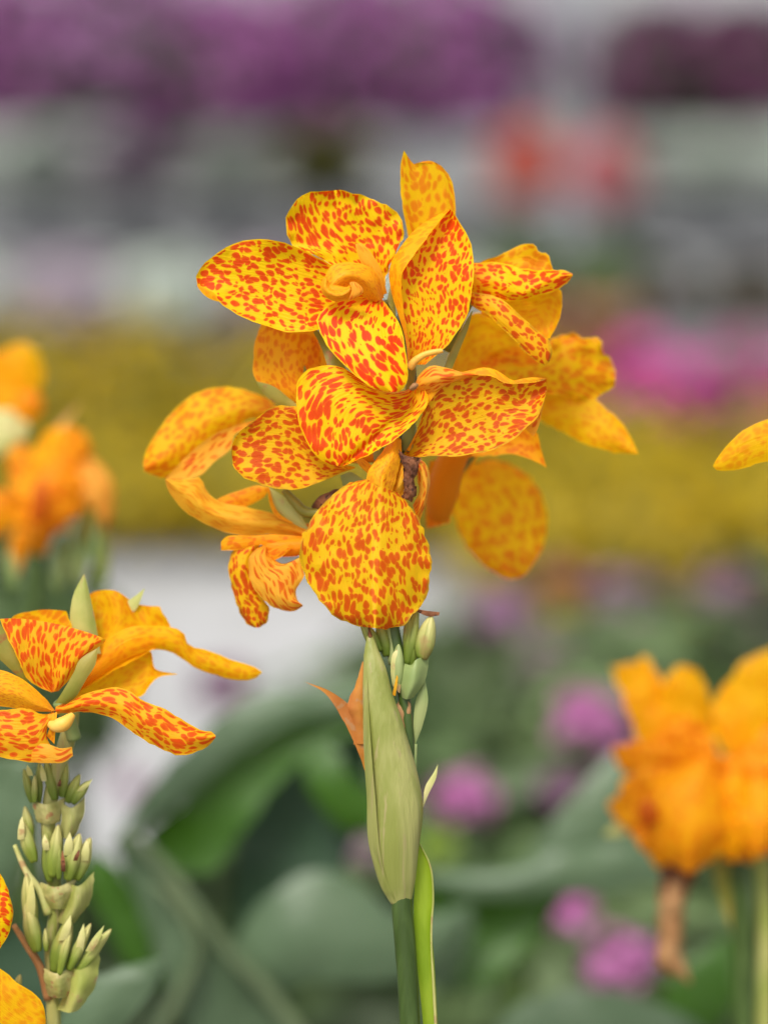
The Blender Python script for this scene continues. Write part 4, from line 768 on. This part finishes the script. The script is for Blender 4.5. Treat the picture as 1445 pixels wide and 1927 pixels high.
# ground and path
gr = mesh('ground', [(-400, -60, 0), (400, -60, 0), (400, 800, 0), (-400, 800, 0)], [(0, 1, 2, 3)], None, M['gravel_ground'], False); gr['kind'] = 'structure'
soil = mesh('soil_bed', [(-3, .3, .004), (3, .3, .004), (3, 3.1, .004), (-3, 3.1, .004)], [(0, 1, 2, 3)], None, M['soil'], False); soil['kind'] = 'structure'
pth = mesh('path', [(-3.2, 3.2, .004), (.35, 3.2, .004), (.35, 5.4, .004), (-3.2, 5.4, .004)], [(0, 1, 2, 3)], None, M['concrete'], False); pth['kind'] = 'structure'

# yellow bedding plants in pots behind the path
def yellow_plant(x, y, r, h, label):
    t = thing('yellow_flowers', label, 'flower', (x, y, 0), 'mounds of yellow flowers behind the path'); rr = random.Random(int(x * 100 + y * 7))
    lathe('pot', t, Vector((x, y, 0)), pot_prof(r * .5, h * .35), 'pot', 16)
    cloud('foliage', t, Vector((x, y, h * .54)), (r, r, h * .52), 340, .05, 'leaf_yellow', rr, .3)
    cloud('blossoms', t, Vector((x, y, h * .58)), (r * 1.02, r * 1.02, h * .50), (460 if x > .25 else 300), .028, 'yellow_fl', rr, .82, lobes=6)
cols = ['far left', 'left', 'middle', 'right', 'far right']
ylab = [('mound of yellow flowers beyond the pale path, first from the left in the front row'), 'second yellow mound from the left in the front row beyond the path', 'third yellow mound from the left in the front row, beside the drooping blossom',
        'fourth yellow mound from the left in the front row, hidden partly by the main bloom', 'fifth yellow mound in the front row, just right of the main bloom', 'sixth yellow mound in the front row, under the magenta petunias', 'last yellow mound in the front row, cut by the right edge of the photo']
k_ = 0
for i in range(7):
    yellow_plant(-1.02 + i * .34 + rnd.uniform(-.03, .03), (5.62 if i < 4 else 5.05) + rnd.uniform(-.05, .05), .24, .34 if i < 4 else .34, ylab[i])
for i in range(5):
    lab = ['back row yellow mound at the left edge', 'back row yellow mound behind the left petals', 'back row yellow mound above the spotted left petal', 'back row yellow mound behind the main bloom', 'back row yellow mound right of the main bloom', 'back row yellow mound below the magenta petunias'][i]
    yellow_plant(-1.05 + i * .38 + rnd.uniform(-.04, .04), 6.35 + rnd.uniform(-.06, .06), .26, .50 if i < 3 else .42, lab)

for x_, lab in ((.62, 'yellow mound directly in front of the left magenta petunia'), (1.06, 'yellow mound directly in front of the right magenta petunia')):
    yellow_plant(x_, 5.6, .25, .36, lab)
# magenta petunias right
def petunia_pot(name, x, y, z0, r, h, fl, lf, label, cat, group, potm='pot', nb=150, bs=.035, shell=.75):
    t = thing(name, label, cat, (x, y, z0), group); rr = random.Random(int(x * 131 + y * 17 + z0 * 7))
    lathe('pot', t, Vector((x, y, z0)), pot_prof(r * .55, h * .45), potm, 16)
    cloud('foliage', t, Vector((x, y, z0 + h * .62)), (r, r, h * .38), 240, .045, lf, rr, .3)
    cloud('blossoms', t, Vector((x, y, z0 + h * .66)), (r * 1.02, r * 1.02, h * .40), nb, bs, fl, rr, shell, lobes=5)
    return t
# low bench in front (D about 7)
def bench(x0, x1, y0, y1, h, label, nslat=9, mat='white_paint'):
    t = thing('display_bench', label, 'bench', ((x0 + x1) / 2, (y0 + y1) / 2, 0), 'benches for potted plants')
    for sx in (x0 + .06, (x0 + x1) / 2, x1 - .06):
        for sy in (y0 + .06, y1 - .06):
            boxes('leg', t, [(sx - .025, sx + .025, sy - .025, sy + .025, 0, h - .05)], mat)
    boxes('rail', t, [(x0, x1, y0, y0 + .03, h - .10, h - .028)], mat); boxes('rail', t, [(x0, x1, y1 - .03, y1, h - .10, h - .028)], mat)
    w = (y1 - y0) / nslat
    for i in range(nslat):
        boxes('slat', t, [(x0, x1, y0 + i * w + .006, y0 + (i + 1) * w - .006, h - .025, h)], mat)
    boxes('fascia', t, [(x0, x1, y0 - .022, y0 - .002, h - .13, h + .05)], mat)
    return t
bench(-1.6, 1.7, 7.1, 7.9, .30, 'lowest grey slatted bench just beyond the yellow flowers')
bench(-1.9, 2.0, 8.4, 9.2, .66, 'middle grey slatted bench holding coral and white pot plants')
bench(-2.3, 2.4, 10.0, 10.9, .84, 'farthest grey slatted bench under the purple hanging baskets')
spots = ['at the left end', 'second from the left', 'third from the left', 'fourth from the left', 'fifth from the left', 'sixth from the left', 'seventh from the left', 'eighth from the left', 'at the right end', 'past the right end']
low = ['white_fl', 'mauve_fl', 'white_fl', 'mauve_fl', 'white_fl', 'white_fl', 'mauve_fl', 'magenta', 'magenta']
for i in range(9):
    nmx = {'white_fl': 'white', 'mauve_fl': 'pale mauve', 'magenta': 'vivid magenta'}[low[i]]
    if low[i] == 'magenta': continue
    petunia_pot('potted_flower', -1.45 + i * .36, 7.45, .30, .19, .28, low[i], 'leaf_grey', f'{nmx} flowers in a pot on the lowest bench, {spots[i]}', 'flower', 'pots on the lowest bench', nb=300, bs=.045)
for i in range(11):  # added row of dark plants, stands in for the shade beneath the middle bench
    petunia_pot('shade_filler_plant', -1.95 + i * .37, 8.28, 0.0, .19, .52, 'shade_brown', 'leaf_dark', f'dark plant added for the shade under the middle bench, {spots[min(i, 9)]}' if i < 10 else 'last dark plant added for the shade under the middle bench', 'plant', 'dark plants added for the shade under the middle bench', nb=120, bs=.05)
mag = [(0.73, 5.5, .19, .47, 'big magenta petunia left of the pair at the right edge, beyond the yellow flowers'), (1.08, 5.5, .21, .50, 'big magenta petunia at the right edge of the photo')]
for x, y, r, h, l in mag:
    petunia_pot('petunia_pot', x, y + .75, .0, r * 1.0, h * .92, 'magenta', 'leaf_mid', l, 'petunia', 'magenta petunias', nb=170, bs=.042, shell=.6)
mid = ['white_fl', 'white_fl', 'mauve_fl', 'white_fl', 'leaf', 'coral_fl', 'rose_fl', 'white_fl', 'white_fl', 'white_fl']
for i in range(10):
    if mid[i] in ('coral_fl', 'rose_fl') and i > 3: continue
    if mid[i] == 'leaf': fl, nm = 'leaf_yellow', 'yellow green foliage plant'
    else: fl, nm = mid[i], {'white_fl': 'white flowering plant', 'mauve_fl': 'pale mauve flowering plant'}[mid[i]]
    petunia_pot('potted_flower', -1.75 + i * .38, 8.8, .66, .205, .30, fl, 'leaf_mint', f'{nm} in a pot on the middle bench, {spots[i]}', 'flower', 'pots on the middle bench', nb=420, bs=.05)
# coral and rose geraniums
for (px, py, fl, l) in ((988, 310, 'coral_fl', 'coral red geranium head on the middle bench, left of the grey post'), (1135, 322, 'rose_fl', 'rose pink geranium head on the middle bench, right of the grey post')):
    q = W(px, py, 6.9); t = thing('geranium', l, 'geranium', (q.x, q.y, 0), 'geraniums'); rr = random.Random(px)
    lathe('pot', t, Vector((q.x, q.y, 0.0)), pot_prof(.12, .5), 'terracotta', 16)
    cloud('foliage', t, Vector((q.x, q.y, .6)), (.14, .14, .14), 160, .05, 'leaf_mid', rr, .2)
    cloud('blossoms', t, Vector((q.x, q.y, q.z)), (.105, .10, .115), 420, .026, fl, rr, .5, lobes=5)
far = ['white_fl', 'leaf_grey', 'white_fl', 'mauve_fl', 'white_fl', 'leaf_grey', 'white_fl', 'leaf_yellow', 'white_fl', 'white_fl']
for i in range(10):
    petunia_pot('potted_flower', -2.1 + i * .46, 10.4, .84, .25, .30, far[i], 'leaf_mint', f'pale pot plant on the farthest bench, {spots[i]}', 'flower', 'pots on the farthest bench', nb=300, bs=.05)

# post and beam carrying the hanging baskets
q = W(1078, 200, 7.9)
ps = thing('canopy_post', 'grey square post carrying the beam of the hanging baskets', 'post', (q.x, q.y, 0))
boxes('shaft', ps, [(q.x - .075, q.x + .075, q.y - .075, q.y + .075, .06, 2.32)], 'post_paint', .01)
boxes('base_plate', ps, [(q.x - .14, q.x + .14, q.y - .14, q.y + .14, 0.0, .06)], 'grey_metal', .01)
BY = q.y
bm_ = thing('basket_beam', 'grey beam above the benches that the purple baskets hang from', 'beam', (0, BY, 2.32))
boxes('rail', bm_, [(-3.6, 3.6, BY - .05, BY + .05, 2.322, 2.44)], 'grey_metal', .01)
boxes('end_post', bm_, [(-3.6, -3.5, BY - .05, BY + .05, 0, 2.32)], 'grey_metal', .01); boxes('end_post', bm_, [(3.5, 3.6, BY - .05, BY + .05, 0, 2.32)], 'grey_metal', .01)
hb = [(20, 90, .42, 'purple', 'purple petunia basket at the top left corner'), (235, 75, .40, 'mauve2', 'lighter purple hanging basket, second from the left'), (400, 125, .38, 'purple', 'purple hanging basket above the top spotted petal, third from the left'),
      (640, 105, .40, 'purple', 'purple hanging basket over the main bloom'), (830, 100, .40, 'purple', 'purple hanging basket left of the grey post'), (1240, 125, .31, 'purple_dark', 'dark purple basket just right of the grey post'), (1410, 125, .31, 'purple_dark', 'dark purple basket at the top right corner')]
plain('mauve2', (0.44, 0.19, 0.42), (0.34, 0.13, 0.32), 3, .5, .3)
for px, py, r, fl, l in hb:
    q = W(px, py, 7.9); rr = random.Random(px); dy = BY
    t = thing('hanging_basket', l, 'hanging basket', (q.x, dy, q.z - r), 'purple hanging baskets')
    c = Vector((q.x, dy, q.z)); zz = r * (.74 if r > .3 else .62)
    lathe('pot', t, Vector((q.x, dy, q.z - zz * .55)), pot_prof(r * .5, zz * .8), 'pot', 16)
    cloud('foliage', t, c, (r, r, zz * 1.05), 500, .055, 'leaf_dark', rr, .3)
    cloud('blossoms', t, c, (r * 1.05, r * 1.02, zz * 1.12), 420, .042, fl, rr, .8, lobes=5)
    for k in range(3):
        a = 2.1 * k + .4; e = Vector((q.x + r * .5 * math.cos(a), dy + r * .5 * math.sin(a), q.z + zz * .25)); top = Vector((q.x, dy, 2.318))
        s = .004; V = []; 
        for p in (e, top): V += [p + Vector((s, 0, 0)), p + Vector((-s * .5, s, 0)), p + Vector((-s * .5, -s, 0))]
        mesh('hanger', V, [(0, 1, 4, 3), (1, 2, 5, 4), (2, 0, 3, 5)], t, M['grey_metal'])

# far greenhouse
gh = thing('greenhouse', 'long pale greenhouse with ribbed panels far behind the baskets', 'greenhouse', (0, 24, 0))
bay = 1.6
for i in range(-6, 6):
    boxes('panel', gh, [(i * bay + .05, i * bay + bay - .05, 24, 24.06, .5, 2.6)], 'shade_plastic', .005)
    boxes('rib', gh, [(i * bay - .045, i * bay + .045, 23.95, 24.08, 0, 2.75)], 'grey_metal', .005)
mesh('roof', [(-9.7, 23.9, 2.752), (9.7, 23.9, 2.752), (9.7, 27, 4.2), (-9.7, 27, 4.2), (9.7, 30, 2.75), (-9.7, 30, 2.75)], [(0, 1, 2, 3), (3, 2, 4, 5)], gh, M['shade_plastic'], False)
boxes('base_wall', gh, [(-9.7, 9.7, 23.96, 24.1, 0, .498)], 'concrete', .005)

# pink-flowered plants between the cannas and the path
def shrub(px, py, D, rad, mat, label, n=420, size=.035, heads=(), group='leafy plants with pink heads'):
    c = W(px, py, D); t = thing('bedding_plant', label, 'plant', (c.x, c.y, 0), group); rr = random.Random(int(px * 3 + py))
    cloud('foliage', t, c, rad, n, size, mat, rr, .0, asp=.4)
    stp = [(c.x, c.y, 0), (c.x, c.y, c.z)]
    V, F = [], []
    for k in range(7):
        a = k * .9; x, y = c.x + rad[0] * .4 * math.cos(a), c.y + rad[1] * .4 * math.sin(a); box(V, F, x - .004, x + .004, y - .004, y + .004, 0, c.z)
    o = mesh('stems', V, F, t, M['stem'], False)
    for (hx, hy, hr, hm) in heads:
        dh = D - rad[1] * .9 - .05; p = W(hx, hy, dh); r = hr * K * dh
        h = cloud('blossom', t, p, (r, r * .9, r * .8), 70, r * .34, hm, rr, .55, lobes=5)
        h['kind'] = 'thing'
        V, F = [], []; box(V, F, p.x - .002, p.x + .002, p.y - .002, p.y + .002, max(0, p.z - .2), p.z)
    return t
shrub(900, 1560, 1.75, (.13, .10, .10), 'leaf_mid', 'leafy plant with one pink head right beside the green bract', heads=[(872, 1500, 62, 'pink'), (690, 1600, 34, 'pink_dull'), (825, 1590, 40, 'lime')])
shrub(1120, 1450, 1.8, (.10, .10, .13), 'leaf_mid', 'leafy plant with stacked pink heads left of the blurred orange cluster', heads=[(1110, 1350, 72, 'pink'), (1065, 1480, 50, 'pink_dull')])
shrub(1120, 1780, 1.55, (.13, .10, .09), 'leaf_mid', 'leafy plant with two bright pink heads at the lower right', heads=[(1074, 1715, 50, 'pink'), (1165, 1802, 64, 'pink')])
shrub(930, 1340, 2.3, (.16, .12, .12), 'leaf_mid', 'green leafy plant with faded pink heads behind the buds', heads=[(945, 1150, 60, 'pink_dull'), (1030, 1240, 56, 'pink_dull')], n=600)
shrub(1200, 1310, 2.6, (.22, .14, .12), 'leaf_mid', 'leafy plant with mauve heads above the blurred orange cluster', heads=[(1180, 1130, 70, 'pink_dull'), (1170, 1210, 60, 'pink_dull'), (1060, 1150, 40, 'yellow_fl'), (1060, 1090, 46, 'terracotta')], n=700)
shrub(1400, 1290, 2.6, (.18, .14, .12), 'leaf_mid', 'leafy plant with mauve heads at the right edge', heads=[(1370, 1110, 60, 'pink_dull'), (1420, 1190, 70, 'pink_dull'), (1330, 1160, 36, 'yellow_fl')], n=600)
shrub(70, 1250, 1.75, (.075, .08, .10), 'leaf_mid', 'leafy plant under the blurred blossoms at the left edge', n=500, size=.03, heads=[(130, 1010, 44, 'leaf_grey'), (60, 1060, 40, 'leaf_grey')])
shrub(500, 1600, 2.2, (.09, .12, .12), 'leaf_dark', 'dark leafy plant deep between the canna leaves', n=600, heads=[(245, 1480, 34, 'pink_dull'), (420, 1290, 56, 'pink_dull')])
shrub(640, 1780, 2.0, (.22, .12, .14), 'leaf_dark', 'low dark foliage under the arching canna leaves', n=1100)
shrub(150, 1840, 1.9, (.16, .12, .10), 'leaf_dark', 'low dark foliage behind the left bud spike', n=900)
shrub(960, 1960, 1.9, (.32, .14, .14), 'leaf_dark', 'low dark foliage at the foot of the right leaves', n=1100)
shrub(1380, 1650, 2.1, (.24, .14, .32), 'leaf_mid', 'tall green foliage behind the blurred orange cluster', n=1200)
shrub(820, 1480, 2.8, (.26, .16, .22), 'leaf_mid', 'green foliage mass behind the long bract', n=1100, size=.045)
shrub(1120, 1600, 2.9, (.34, .16, .30), 'leaf_mid', 'green foliage mass right of the long bract', n=1500, size=.045)
